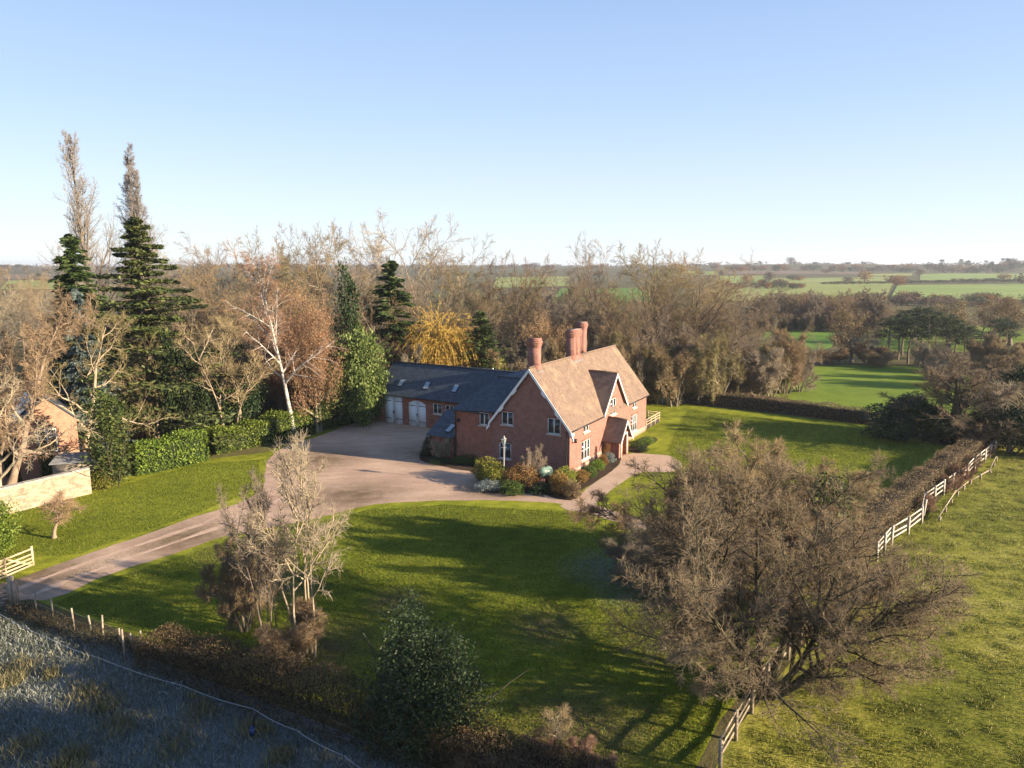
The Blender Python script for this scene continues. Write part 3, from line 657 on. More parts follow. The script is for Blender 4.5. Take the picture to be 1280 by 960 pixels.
# porch
py0, py1, pd, pe, pa = 9.9, 13.2, 2.2, 2.65, 4.7; pc = (py0 + py1) / 2
mb = HB(); wall_panel(mb, (pd, 0, 0), U_Y, N_X, [(py0, pe), (pc, pa - .1), (py1, pe)], [(pc - .85, pc + .85, 0.02, 2.75)], depth=.9)
mb.add([(0, py0, 0), (pd, py0, 0), (pd, py0, pe), (0, py0, pe)], [[0, 1, 2, 3]]); mb.add([(pd, py1, 0), (0, py1, 0), (0, py1, pe), (pd, py1, pe)], [[0, 1, 2, 3]])
porch = mb.build('porch', m_brick, house)
r2 = HB(); ps = (pa - pe) / (pc - py0)
for sg in (-1, 1): slab(r2, [(-.05, pc + sg * 2.15, pa + .1 - ps * 2.15), (pd + .4, pc + sg * 2.15, pa + .1 - ps * 2.15), (pd + .4, pc, pa + .1), (-.05, pc, pa + .1)], .12)
r2.box(0, pd + .4, pc - .1, pc + .1, pa + .07, pa + .22); r2.build('porch_roof', m_tile, porch)
bb = HB()
for sg in (1, -1):
    a = np.array([pd + .42, pc, pa]); b = np.array([pd + .42, pc + sg * 2.2, pa - ps * 2.2]); bb.prism([a, b, b - [0, 0, .28], a - [0, 0, .28]], (.06, 0, 0))
bb.build('porch_bargeboard', m_white, porch)
fr = HB(); fr.box(pd + .003, pd + .1, pc - 1.12, pc - .85, 0, 2.75); fr.box(pd + .003, pd + .1, pc + .85, pc + 1.12, 0, 2.75); fr.box(pd + .003, pd + .11, pc - 1.15, pc + 1.15, 2.75, 3.0); fr.build('door_surround', m_stone, porch)
d = HB(); d.box(pd - .5, pd - .42, pc - .84, pc + .84, .04, 2.73)
for i in range(5): d.box(pd - .42, pd - .4, pc - .8 + i * .33, pc - .52 + i * .33, .1, 2.6)
d = d.build('front_door', m_oak, house); h = HB(); h.box(pd - .4, pd - .34, pc + .55, pc + .65, 1.2, 1.35); h.build('handle', m_black, d)
# cross block and garage wing with slate roofs
mb = HB(); bo = [(-12.15, -10.75, 4.75, 6.3)]
wall_panel(mb, (0, .002, 0), U_X, N_Y, [(-15.8, 6.5), (-W, 6.5)], bo); mb.add([(-15.8, 12, 0), (-15.8, 0, 0), (-15.8, 0, 6.5), (-15.8, 12, 6.5)], [[0, 1, 2, 3]])
gop = [(-37.0, -33.5, .03, 4.35), (-32.4, -29.1, .03, 4.0), (-27.8, -26.2, 2.3, 3.85), (-25.6, -24.1, 3.05, 3.85)]
wall_panel(mb, (0, 12, 0), U_X, N_Y, [(-38.3, 4.75), (-15.8, 4.75)], gop)
mb.add([(-38.3, 21, 0), (-38.3, 12, 0), (-38.3, 12, 4.75), (-38.3, 16.5, 8.6), (-38.3, 21, 4.75)], [[0, 1, 2, 3, 4]])
mb.add([(-10, 21, 0), (-38.3, 21, 0), (-38.3, 21, 4.75), (-10, 21, 4.75)], [[0, 1, 2, 3]])
wall_panel(mb, (0, -.25, 0), U_X, N_Y, [(-19.5, 2.8), (-15.85, 2.8)], [])
mb.add([(-19.5, 12, 0), (-19.5, -.25, 0), (-19.5, -.25, 2.8), (-19.5, 4, 4.6), (-19.5, 12, 4.6)], [[0, 1, 2, 3, 4]])
mb.build('wing_wall', m_brick_old, house)
window(house, (0, .002, 0), U_X, N_Y, bo[0], 2)
window(house, (0, 12, 0), U_X, N_Y, gop[2], 2); window(house, (0, 12, 0), U_X, N_Y, gop[3], 2)
for q, lab, ar in ((gop[0], 'tall square pale boarded garage door', 0), (gop[1], 'pale boarded garage door with an arched head', 1)):
    d = HB(); a, b, za, zb = q; m_ = (a + b) / 2
    for x0, x1 in ((a + .05, m_ - .02), (m_ + .02, b - .05)): d.obox((0, 12, 0), U_X, N_Y, x0, x1, -.12, -.04, za + .02, zb - .03)
    go = d.build('garage_door', m_paleblue, house); go['label'] = lab
    for z in (za + .7, zb - .9):
        for x0, x1 in ((a + .05, a + 1.35), (b - 1.35, b - .05)): h = HB(); h.obox((0, 12, 0), U_X, N_Y, x0, x1, -.04, -.02, z, z + .09); h.build('strap_hinge', m_black, go)
    h = HB(); h.obox((0, 12, 0), U_X, N_Y, m_ - .15, m_ + .15, -.04, .02, 1.75, 1.85); h.obox((0, 12, 0), U_X, N_Y, m_ - .03, m_ + .03, -.045, .025, 1.5, 2.05); h.build('handle', m_black, go)
    if ar:
        h = HB(); pts = [(a - .02, zb + .02)] + [(a + (b - a) * t, zb - .55 + .55 * math.sin(math.pi * t)) for t in np.linspace(0, 1, 9)] + [(b + .02, zb + .02)]
        h.prism([(x, 12 - .002, z) for x, z in pts], (0, .1, 0)); h.build('brick_arch', m_brick_old, house)
sr = HB()
slab(sr, [(-38.6, 11.6, 4.45), (-10, 11.6, 4.45), (-10, 16.5, 8.75), (-38.6, 16.5, 8.75)]); slab(sr, [(-38.6, 21.4, 4.45), (-10, 21.4, 4.45), (-10, 16.5, 8.75), (-38.6, 16.5, 8.75)])
slab(sr, [(-16.1, -.35, 6.3), (-9.0, -.05, 6.55), (-6.2, 5.2, 9.95), (-12.6, 5.2, 9.95)]); slab(sr, [(-16.1, -.35, 6.3), (-12.6, 5.2, 9.95), (-12.6, 12, 9.95), (-16.1, 16, 6.3)])
slab(sr, [(-12.6, 5.2, 9.95), (-6.2, 5.2, 9.95), (-6.2, 16, 9.95), (-12.6, 16, 9.95)], .1)
slab(sr, [(-19.8, -.6, 2.72), (-15.82, -.6, 2.72), (-15.82, 4.6, 5.0), (-20.2, 4.6, 5.0)], .12)
sr.box(-38.6, -10, 16.38, 16.62, 8.72, 8.9); sr.box(-12.7, -6.2, 5.1, 5.3, 9.9, 10.08)
slate = sr.build('slate_roof', m_slate, house)
# flush roof windows on the slate slopes
def skylight(x, y, zf, dx, dy, sl_):
    f = HB(); g = HB(); t = np.array([0, 1, sl_]) / math.hypot(1, sl_); nn = np.array([0, -sl_, 1]) / math.hypot(1, sl_); p = np.array([x, y, zf])
    def pl(mb, a0, a1, b0, b1, h0, h1):
        c = [p + np.array([a, 0, 0]) + t * b + nn * h0 for a, b in ((a0, b0), (a1, b0), (a1, b1), (a0, b1))]; mb.prism(c, nn * (h1 - h0))
    pl(f, 0, dx, 0, dy, -.05, .10); pl(g, .1, dx - .1, .1, dy - .1, .1, .115)
    o = f.build('skylight', m_black, slate); g.build('pane', m_skyglass, o)
m_skyglass = noise_mat('skylight_glass', [(.16, .22, .26), (.34, .40, .44)], .7, 2, .12, spec=.9)
gs = 4.3 / 4.9
for x in (-35.2, -30.4, -25.2): skylight(x, 12.9, 4.45 + 1.3 * gs, .95, 1.5, gs)
skylight(-17.6, .3, 2.72 + .9 * 2.28 / 5.2, .85, 1.7, 2.28 / 5.2)
# small white rear gable above the ridge
mb = HB(); mb.prism([(-20.9, 17.0, 8.2), (-20.1, 17.0, 8.2), (-20.5, 17.0, 9.0)], (0, .15, 0)); mb.build('rear_gable', m_white, house)
for p0, p1 in (((-38.5, 11.5, 4.42), (-16, 11.5, 4.42)), ((-16.2, -.4, 6.25), (-10.6, -.4, 6.25))): g = HB(); g.tubes([[p0, p1]], [[.08, .08]], 6); g.build('gutter', m_black, house)

def hl(x, y, z=0):
    """house-local (24-unit) coordinates to world"""
    x, y = x * KH, y * KH
    return np.array([OX + x * math.cos(TH) + y * math.sin(TH), OY - x * math.sin(TH) + y * math.cos(TH), z * KH])
# ------------------------------------------------------------------ plant materials
m_bark = noise_mat('grey_brown_bark', [(.09, .07, .05), (.20, .16, .115), (.29, .24, .175)], 3, 5, .95, stretch=(3, 3, .6), rnd=.3)
m_barktan = noise_mat('pale_tan_bark', [(.17, .13, .085), (.30, .235, .16), (.40, .32, .23)], 2, 5, .95, rnd=.2)
m_barkdark = noise_mat('dark_mossy_bark', [(.035, .03, .02), (.07, .06, .035), (.12, .10, .06)], 2, 5, .95, rnd=.2)
m_birch = noise_mat('birch_bark', [(.16, .13, .11), (.48, .44, .40), (.62, .58, .54)], 1.3, 5, .8, stretch=(1, 1, 3))
def twigm(name, c, rnd=.35): return noise_mat(name, [tuple(x * .7 for x in c), c, tuple(x * 1.25 for x in c)], .35, 3, .95, spec=.1, rnd=rnd)
t_tan = twigm('tan_twigs', (.26, .188, .108)); t_grey = twigm('grey_twigs', (.23, .187, .138)); t_gold = twigm('golden_twigs', (.285, .21, .125)); t_red = twigm('reddish_twigs', (.28, .17, .11))
t_pale = twigm('pale_twigs', (.33, .265, .19)); t_ash = twigm('ash_grey_twigs', (.30, .27, .25)); t_dark = twigm('brown_twigs', (.125, .092, .062)); t_olive = twigm('olive_twigs', (.22, .175, .085)); t_thorn = twigm('thorn_twigs', (.22, .168, .105))
l_spruce = leaf_mat('spruce_needles', [(.02, .04, .010), (.045, .075, .02), (.09, .12, .03)], .12)
l_cedar = leaf_mat('cedar_needles', [(.035, .055, .018), (.08, .105, .03), (.15, .17, .055)], .15)
l_blue = leaf_mat('blue_needles', [(.07, .10, .10), (.12, .16, .15), (.16, .20, .19)], .15)
l_pine = leaf_mat('pine_needles', [(.02, .035, .016), (.04, .06, .022), (.075, .09, .035)], .12)
l_laurel = leaf_mat('laurel_leaves', [(.05, .09, .012), (.12, .18, .02), (.24, .30, .045)], .3, rough=.55, spec=.25)
l_ivy = leaf_mat('ivy_leaves', [(.025, .045, .012), (.06, .085, .02), (.13, .15, .035)], .25, rough=.55, spec=.25)
l_yew = leaf_mat('yew_needles', [(.010, .024, .008), (.022, .042, .012), (.04, .065, .018)], .12)
l_holly = leaf_mat('holly_leaves', [(.014, .026, .010), (.03, .05, .018), (.055, .08, .03)], .1, rough=.55, spec=.25)
l_varieg = leaf_mat('variegated_leaves', [(.05, .075, .016), (.12, .155, .035), (.24, .27, .08)], .3)
l_willow = leaf_mat('golden_willow_leaves', [(.48, .32, .05), (.66, .46, .09), (.76, .58, .17)], .4)
l_russet = leaf_mat('russet_leaves', [(.12, .05, .02), (.22, .10, .035), (.32, .16, .05)], .35)
l_orange = leaf_mat('orange_beech_leaves', [(.22, .12, .06), (.33, .19, .10), (.42, .27, .15)], .35)
l_hawth = leaf_mat('brown_hedge_leaves', [(.10, .06, .032), (.19, .125, .07), (.28, .20, .115)], .2)
l_hawd = leaf_mat('dull_hedge_leaves', [(.08, .05, .025), (.15, .10, .05), (.18, .145, .06)], .2)
l_green = leaf_mat('garden_leaves', [(.03, .06, .012), (.07, .11, .02), (.14, .18, .035)], .3)
l_yellow = leaf_mat('yellow_green_leaves', [(.10, .12, .015), (.22, .23, .03), (.36, .34, .06)], .35)
l_bronze = leaf_mat('bronze_leaves', [(.16, .085, .025), (.26, .15, .04), (.34, .23, .08)], .35)
l_silver = leaf_mat('silver_leaves', [(.12, .15, .15), (.22, .26, .26), (.32, .36, .35)], .2)
l_fargreen = leaf_mat('far_green_leaves', [(.03, .045, .015), (.055, .07, .025), (.08, .095, .04)], .2)
l_farbrown = leaf_mat('far_brown_leaves', [(.09, .06, .035), (.14, .095, .055), (.20, .14, .085)], .2)

# ------------------------------------------------------------------ kinds of trees (each built once, placed many times)
WOOD = []
for i, kw in enumerate([dict(a=(70, 42)), dict(a=(78, 46), fork=.28, wander=.14), dict(stems=3, lean=16, tr=.2, n=(8, 8, 8, 8), a=(60, 42)), dict(a=(68, 36), fork=.36),
                        dict(stems=2, lean=19, tr=.24, n=(10, 8, 8, 8), wander=.15, a=(66, 44)), dict(a=(82, 48), fork=.26, l1=(.72, .6), wander=.15, n=(15, 9, 7, 7))]):
    kw = dict(dict(tl=.56, fork=.32, n=(13, 9, 8, 8), l1=(.64, .56), wander=.11, up=.03, trops=(.03, .01, .015, .0), twig=.0135), **kw)
    T, C, tips = bare(20 + i, **kw); WOOD.append(Proto('woodland_tree', T, C, (m_bark, t_tan)))
T, C, tips = bare(41, h=4.5, tr=.06, n=(8, 7, 6, 5), stems=7, lean=34, fork=.1, a=(45, 25), twig=.011, l1=(.5, .25), lr=(.5, .45, .5)); BRUSH = Proto('brush', T, C, (m_bark, t_grey))
T, C, tips = bare(42, h=4.5, tr=.06, n=(8, 7, 6, 5), stems=5, lean=40, fork=.1, a=(60, 30), twig=.011, l1=(.55, .3), wander=.18, lr=(.5, .45, .5)); BRUSH2 = Proto('brush', T, C, (m_bark, t_grey))
T, C, tips = bare(44, tl=.93, h=30, tr=.42, n=(36, 11, 7, 5), tw=.004, fork=.05, a=(30, 12), up=.3, l1=(.46, .05), trops=(.035, .04, .04, .02), lr=(.42, .42, .5), twig=.015, wander=.035); POPLAR = Proto('poplar', T, C, (m_bark, t_ash))
T, C, tips = bare(45, tl=.93, h=30, tr=.34, n=(34, 11, 7, 5), tw=.004, fork=.05, a=(30, 12), up=.3, stems=2, lean=1.6, sp=.5, l1=(.36, .05), trops=(.035, .04, .04, .02), lr=(.42, .42, .5), twig=.015, wander=.035); POPLAR2 = Proto('poplar', T, C, (m_bark, t_ash))
T, C, tips = bare(46, tl=.86, h=16, tr=.2, n=(17, 9, 8, 8), fork=.3, a=(55, 28), l1=(.38, .16), trops=(.02, -.06, -.12, -.1), twig=.010); BIRCH = Proto('birch', T, C, (m_birch, t_red))
T, C, tips = bare(47, h=14, tr=.22, n=(10, 8, 6, 6), fork=.2, a=(68, 35), l1=(.62, .35), wander=.2, twig=.013); GNARL = Proto('gnarled', T, C, (m_barktan, t_olive))
T, C, tips = bare(48, h=14, tr=.2, n=(13, 9, 8, 8), stems=3, lean=26, fork=.15, a=(60, 35), l1=(.55, .3), wander=.16, twig=.013, trops=(.04, .02, -.02, -.06)); GOLD = Proto('golden', T, C, (m_barktan, t_gold))
T, C, tips = bare(49, h=11, tl=.85, tr=.17, stems=9, lean=58, sp=.3, n=(12, 11, 9, 6), fork=.25, a=(60, 32), l1=(.48, .36), wander=.14, up=.14, twig=.0095, trops=(.03, .02, .01, -.01), lr=(.46, .4, .45)); BIGTREE = Proto('spreading', T, C, (m_barkdark, t_thorn))
T, C, tips = bare(50, h=8, tr=.12, n=(11, 10, 8, 7), stems=6, lean=34, fork=.12, a=(58, 34), l1=(.52, .3), wander=.18, twig=.009, lr=(.46, .42, .48)); THORN = Proto('thorn', T, C, (m_bark, t_thorn))
T, C, tips = bare(51, h=8, tl=.8, tr=.05, n=(7, 6, 5, 4), stems=5, lean=17, fork=.35, a=(50, 26), l1=(.34, .2), wander=.12, twig=.009); COPPICE = Proto('coppice', T, C, (m_barktan, t_pale))
T, C, tips = bare(52, h=8.5, tr=.3, n=(11, 9, 7, 6), stems=2, lean=20, sp=.2, fork=.18, a=(62, 45), l1=(.62, .4), wander=.09, twig=.012, trops=(.03, .04, .03, .02)); FAN = Proto('fan', T, C, (m_barkdark, t_thorn))
T, C, tips = bare(53, h=3.5, tr=.07, n=(8, 6, 5, 4), fork=.25, a=(60, 35), l1=(.5, .3), wander=.16, twig=.008); SMALL = Proto('small', T, C, (m_barktan, t_grey))
T, C, tips = bare(54, h=12, tl=.5, tr=.3, n=(13, 7, 5, 5), fork=.14, a=(82, 24), twig=.045, lr=(.5, .45, .5)); FARBARE = Proto('far_bare', T, C, (m_bark, t_tan))
T, C, tips = bare(55, h=12, tl=.5, tr=.25, n=(11, 7, 5, 5), stems=2, lean=18, fork=.14, a=(78, 26), twig=.05, lr=(.5, .45, .5)); FARBARE2 = Proto('far_bare', T, C, (m_bark, t_grey))
T, C, tips = bare(56, h=10, tr=.3, n=(12, 9, 6, 5), fork=.25, a=(62, 30), twig=.014); add_leaves(C, tips, np.random.default_rng(5), .5, .22, .25, 1); 
OAK = Proto('oak', T, C, (m_bark, [t_olive, l_hawth]))
T, C, tips = bare(57, h=12, tr=.2, n=(12, 8, 6, 6), stems=3, lean=14, fork=.12, a=(50, 28), twig=.012, lr=(.5, .42, .45)); add_leaves(C, tips, np.random.default_rng(6), .5, .16, .3, 1, per=3)
BEECH = Proto('beech', T, C, (m_bark, [t_red, l_orange]))
SPRUCE = Proto('spruce', *spruce(60, h=13, r=3.6, q=.36), (m_barkdark, l_spruce)); SPRUCE2 = Proto('spruce', *spruce(61, h=20, r=5.0, tip=.85, lq=70, step=.45, q=.55), (m_barkdark, l_spruce))
CEDAR = Proto('cedar', *cedar(62, h=24, r=8.5), (m_bark, l_cedar)); PINE = Proto('pine', *pine(63), (m_bark, l_pine)); PINE2 = Proto('pine', *pine(64), (m_bark, l_pine))
WILLOW = Proto('willow', *weeping(65), (m_barktan, l_willow))
FART = [Proto('far_tree', *fartree(70 + i), (m_bark, l_farbrown)) for i in range(3)]
YEW = Proto('yew', *shrub(66, [(0, 0, 2.6, 2.2, 2.0, 2.6), (1.2, .6, 1.8, 1.6, 1.6, 1.9), (-1.1, -.4, 3.6, 1.4, 1.4, 2.2)], .22, 75, .3, .5), (m_barkdark, l_yew))
IVYC = Proto('ivy', *shrub(67, [(0, 0, 3, 1.1, 1.1, 3.0), (.4, .2, 5.5, .9, .9, 2.2), (-.3, -.2, 1.4, 1.5, 1.4, 1.5)], .2, 70, .35, .4, twigs=1.2), (m_barkdark, l_ivy))
ROUND = Proto('round', *shrub(68, [(0, 0, .75, 1, 1, .75), (.5, .3, .6, .7, .7, .6), (-.5, .2, .6, .75, .7, .6)], .11, 170, .25, .5), (m_barkdark, l_green))
BIGEV = Proto('evergreen', *shrub(69, [(0, 0, 3.2, 2.3, 2.2, 3.2), (1.4, .5, 2.2, 1.7, 1.7, 2.2), (-1.5, .1, 2.0, 1.6, 1.7, 2.0), (.2, -.4, 5.2, 1.3, 1.3, 1.8)], .26, 60, .3, .4, twigs=.5), (m_barkdark, l_ivy))
HOLLY = Proto('holly', *shrub(71, [(0, 0, 2.4, 1.5, 1.5, 2.3), (.9, .3, 1.9, 1.15, 1.1, 1.5), (-.9, .1, 1.5, 1.1, 1.1, 1.4), (-.2, -.1, 4.0, .9, .9, 1.5), (.35, 0, 3.2, 1.1, 1.1, 1.4)], .10, 250, .4, .3, twigs=3, sr=.04), (m_barkdark, l_holly))
CLUMP = Proto('clump', *shrub(72, [(0, 0, .35, .6, .6, .4)], .22, 120, .3, .2, asp=.16, bias=.1), (m_barkdark, l_green))

def plant(pr, name, label, cat, u, b, vt, wpx, group=None, mats=None, rz=None, flat=1.0, z=None):
    """photo column, base row (or distance when below 330), top row, width in photo pixels"""
    if b > 331: q = P(u, b); x, y = q[0], q[1]
    else: y = b; x = XU(u, y, .6 * zat(0, y, vt))   # u is where the crown stands
    g = float(terrain(x, y)); h = zat(x, y, vt) - g
    return pr.place(name, label, cat, x, y, h, wpx / F * dep(y, g), (u * 1.37 + b) % 6.28 if rz is None else rz, group, mats, z=g, flat=flat)

# poplars, conifers and the trees left of the drive
plant(POPLAR, 'poplar_tree', 'tallest bare poplar, broadest below, standing behind the dark pointed spruce', 'tree', 112, 108, 170, 70, 'bare poplars above the skyline')
plant(POPLAR2, 'poplar_tree', 'slim bare poplar rising straight behind the tip of the cedar', 'tree', 174, 112, 188, 56, 'bare poplars above the skyline')
#plant(POPLAR, 'poplar_tree', 'lower thin pale poplar beside the tallest poplar', 'tree', 135, 112, 262, 50, 'bare poplars above the skyline')
plant(SPRUCE2, 'spruce_tree', 'dark green spruce standing before the tallest bare poplar', 'tree', 98, 88, 298, 88, mats=(None, l_spruce))
plant(CEDAR, 'cedar_tree', 'tall cedar with tiered drooping plates of dark foliage', 'tree', 178, 80, 275, 185)
plant(SPRUCE2, 'blue_conifer', 'small blue grey conifer at the foot of the cedar', 'tree', 104, 74, 366, 56, mats=(None, l_blue))
plant(GOLD, 'bare_tree', 'wide bare tree with golden sunlit twigs in front of the brick outbuilding', 'tree', -15, 62, 322, 190)
plant(GNARL, 'bare_tree', 'gnarled bare tree with crooked pale limbs behind the stone wall', 'tree', -14, 55, 470, 190, mats=(m_barktan, t_pale))
plant(GNARL, 'bare_tree', 'pale trunked bare tree between the brick outbuilding and the ivy column', 'tree', 105, 582, 385, 150, rz=2.0)
plant(IVYC, 'ivy_clad_tree', 'drooping yellow green ivy clad column at the end of the stone wall', 'tree', 139, 606, 488, 58, mats=(None, l_ivy))
plant(ROUND, 'shrub', 'small yellow leaved shrub against the end of the stone wall', 'shrub', 126, 612, 590, 26, mats=(None, l_yellow))
plant(YEW, 'yew_tree', 'dense dark yew with ragged crown behind the laurel hedge', 'tree', 232, 78, 432, 62)
plant(YEW, 'yew_tree', 'low dark yew filling the gap right of the leaning hazel', 'tree', 300, 82, 462, 46)
plant(WOOD[4], 'bare_tree', 'bare brown tree behind the lit block of laurel hedge', 'tree', 190, 78, 416, 90, mats=(m_barktan, t_olive))
plant(COPPICE, 'hazel_tree', 'leaning many stemmed bare hazel behind the shaded hedge', 'tree', 283, 80, 398, 110, mats=(m_barktan, t_tan))
plant(WOOD[5], 'bare_tree', 'rounded grey twigged bare tree between the cedar and the birch', 'tree', 248, 90, 362, 110, mats=(m_bark, t_grey))
plant(WOOD[2], 'bare_tree', 'bushy fawn bare tree close behind the hazel', 'tree', 306, 93, 372, 105, mats=(m_bark, t_tan))
plant(BIRCH, 'birch_tree', 'white trunked birch with fine reddish twigs at the edge of the forecourt', 'tree', 368, 547, 318, 105, rz=1.0)
plant(BEECH, 'beech_tree', 'copper leaved young beech just beyond the birch', 'tree', 394, 84, 372, 56)
plant(BEECH, 'beech_tree', 'smaller copper leaved beech left of the birch trunk', 'tree', 350, 90, 400, 62)
plant(IVYC, 'ivy_clad_tree', 'slim dark ivy clad tree beside the pointed dark conifer', 'tree', 436, 92, 338, 36, mats=(None, l_yew))
plant(SPRUCE2, 'spruce_tree', 'dark pointed conifer behind the garage wing', 'tree', 489, 102, 330, 84, mats=(None, l_spruce))
plant(BIGEV, 'variegated_shrub', 'big yellow green variegated shrub at the end of the garage', 'shrub', 456, 89, 416, 56, mats=(None, l_varieg))
plant(BIGEV, 'evergreen_shrub', 'dark evergreen shrub below the copper beech', 'shrub', 410, 86, 462, 52, mats=(None, l_ivy))
plant(WILLOW, 'willow_tree', 'golden yellow weeping willow behind the garage roof', 'tree', 548, 102, 400, 84)
plant(SPRUCE, 'spruce_tree', 'dark spruce between the golden willow and the chimneys', 'tree', 601, 100, 390, 70)
plant(ROUND, 'shrub', 'low bright green shrub behind the slate ridge beside the spruce', 'shrub', 622, 100, 452, 44, mats=(None, l_yellow))
plant(BEECH, 'russet_tree', 'russet leaved bush behind the front chimney', 'tree', 690, 104, 396, 62)
# the wood behind the house, skyline trees first
gw = 'bare trees of the wood behind the house'
SKY = [(214, 106, 313, 116), (250, 112, 290, 136), (288, 108, 297, 123), (322, 104, 305, 150), (352, 112, 295, 116), (382, 116, 291, 127), (410, 112, 286, 141), (444, 116, 295, 120), (470, 120, 293, 100), (524, 118, 272, 138), (566, 124, 295, 103),
       (600, 120, 321, 109), (655, 116, 323, 82), (716, 112, 306, 100), (742, 118, 304, 94), (776, 114, 306, 116), (808, 110, 307, 141), (838, 118, 314, 100), (866, 112, 317, 147), (894, 118, 325, 109), (908, 108, 355, 141), (925, 116, 375, 103)]
SPECIAL = {9: 'tallest round crowned bare tree on the skyline behind the willow', 12: 'dark slim bare tree left of the chimneys against distant fields', 3: 'reddish twigged bare tree rising above the birch', 16: 'broad bare tree on the skyline right of the chimneys', 20: 'fawn bare tree at the right hand edge of the wood'}
for i, (u, y, vt, w) in enumerate(SKY):
    tw = [t_tan, t_pale, t_grey, t_tan, t_olive, t_tan][i % 6]
    if i == 3: tw = t_red
    if i == 9: tw = t_pale
    pr = WOOD[[0, 1, 3, 5, 2, 4][i % 6]] if i not in (9, 16) else WOOD[0]
    plant(pr, 'woodland_tree', SPECIAL.get(i, 'bare grey brown tree forming the skyline of the wood behind the house'), 'tree', u, y, vt, w, gw, (m_barkdark if i == 12 else m_bark, tw))
rng = np.random.default_rng(9)
for u in list(np.arange(205, 470, 24)) + list(np.arange(500, 960, 19)):
    y = rng.uniform(97, 106) if u < 470 else rng.uniform(104, 114); u = u + rng.normal() * 5
    vt = rng.uniform(338, 372) if u < 460 else rng.uniform(345, 398) + (18 if u > 900 else 0)
    plant(WOOD[rng.integers(6)], 'woodland_tree', 'shorter bare tree in the thick of the wood behind the house', 'tree', u, y, vt, rng.uniform(80, 120), gw, (m_bark, [t_tan, t_grey, t_olive, t_dark, t_tan][rng.integers(5)]))
gu = 'bare shrubs under the woodland trees'
for i, u in enumerate(np.linspace(215, 1000, 46)):
    y = rng.uniform(92, 99) if u < 450 else rng.uniform(99, 106)
    if u > 850: y = rng.uniform(98, 108) + (u - 850) * .06
    if 520 < u < 625: continue
    vt = rng.uniform(415, 445) if u > 450 else rng.uniform(425, 455)
    plant([BRUSH, BRUSH2][i % 2], 'woodland_shrub', 'bare fawn shrub in the undergrowth below the woodland trees', 'shrub', u, y, vt, rng.uniform(46, 70), gu, (None, [t_tan, t_grey, t_pale, t_olive][i % 4]))
for u, y, vt, w, lab in ((560, 106, 420, 40, 'green ivy mound in the wood behind the willow'), (775, 108, 418, 42, 'ivy covered stump in the wood right of the chimneys'), (845, 112, 420, 36, 'ivy covered stump in the wood above the back hedge')):
    plant(IVYC, 'ivy_clad_stump', lab, 'tree', u, y, vt, w, mats=(None, l_ivy))
# left skyline distance
gl = 'bare trees far beyond the poplars'
for i in range(26):
    u = rng.uniform(-30, 250); y = rng.uniform(125, 210); plant(WOOD[i % 6], 'woodland_tree', 'bare tree in the lower wood beyond the poplars', 'tree', u, y, rng.uniform(338, 368) + (y < 150) * 12, rng.uniform(36, 60), gl, (m_bark, [t_tan, t_grey, t_pale][i % 3]))
for i in range(40):
    u = rng.uniform(560, 960); y = rng.uniform(135, 240); plant([WOOD[0], WOOD[2], FARBARE, FARBARE2][i % 4], 'woodland_tree', 'bare tree in the valley beyond the wood', 'tree', u, y, rng.uniform(350, 385), rng.uniform(30, 52), 'bare trees in the valley beyond the wood', (m_bark, [t_tan, t_grey, t_olive][i % 3]))
# ------------------------------------------------------------------ right side: valley, pines, far trees
gs_ = 'bare trees of the wooded strip beyond the bright field'
for i in range(58):
    u = rng.uniform(938, 1108); y = rng.uniform(222, 265) if i < 36 else rng.uniform(270, 330)
    if y > 329: y = 329
    plant([FARBARE, FARBARE2, WOOD[3], WOOD[1]][i % 4], 'woodland_tree', 'bare tree in the wooded strip beyond the bright green field', 'tree', u, y, rng.uniform(362, 378), rng.uniform(26, 42), gs_, (m_bark, [t_tan, t_grey, t_red, t_olive][i % 4]))
for i in range(26): plant([BRUSH, BRUSH2][i % 2], 'field_edge_shrub', 'bare shrub along the near edge of the wooded strip', 'shrub', 940 + i * 6.6 + rng.normal() * 2, rng.uniform(212, 222), rng.uniform(388, 396), rng.uniform(14, 24), 'shrubs along the edge of the wooded strip', (None, [t_tan, t_grey, t_dark][i % 3]))
plant(OAK, 'oak_tree', 'oak with olive brown leaves between the two bright fields', 'tree', 1063, 453, 386, 56)
plant(WOOD[5], 'bare_tree', 'rounded bare thorn tree at the near corner of the bright field', 'tree', 1026, 456, 417, 52, mats=(m_bark, t_tan))
for u, b, vt, w in ((985, 462, 440, 40), (1005, 458, 436, 34), (1042, 455, 436, 30), (1085, 455, 430, 34), (960, 470, 446, 40), (1100, 458, 438, 40)):
    plant(BRUSH, 'field_hedge_shrub', 'bare scrubby shrub on the hedge line between the two bright fields', 'shrub', u, b, vt, w, 'scrub between the two bright fields', (None, t_tan))
gp = 'pines of the dark clump'
for i, (u, b, vt, w) in enumerate([(1108, 454, 398, 34), (1122, 450, 392, 32), (1134, 455, 396, 34), (1146, 450, 386, 36), (1158, 456, 394, 34), (1168, 450, 390, 30), (1180, 455, 396, 34), (1192, 452, 400, 32), (1204, 456, 408, 30), (1214, 450, 412, 28), (1150, 442, 384, 34), (1128, 444, 388, 30), (1186, 444, 394, 30), (1248, 440, 398, 34), (1256, 444, 402, 28)]):
    lab = 'lone dark pine on the far side of the pasture right of the clump' if u == 1248 else 'dark flat topped pine in the clump behind the spreading bare tree'
    plant([PINE, PINE2][i % 2], 'pine_tree', lab, 'tree', u, b, vt, w, None if u == 1248 else gp)
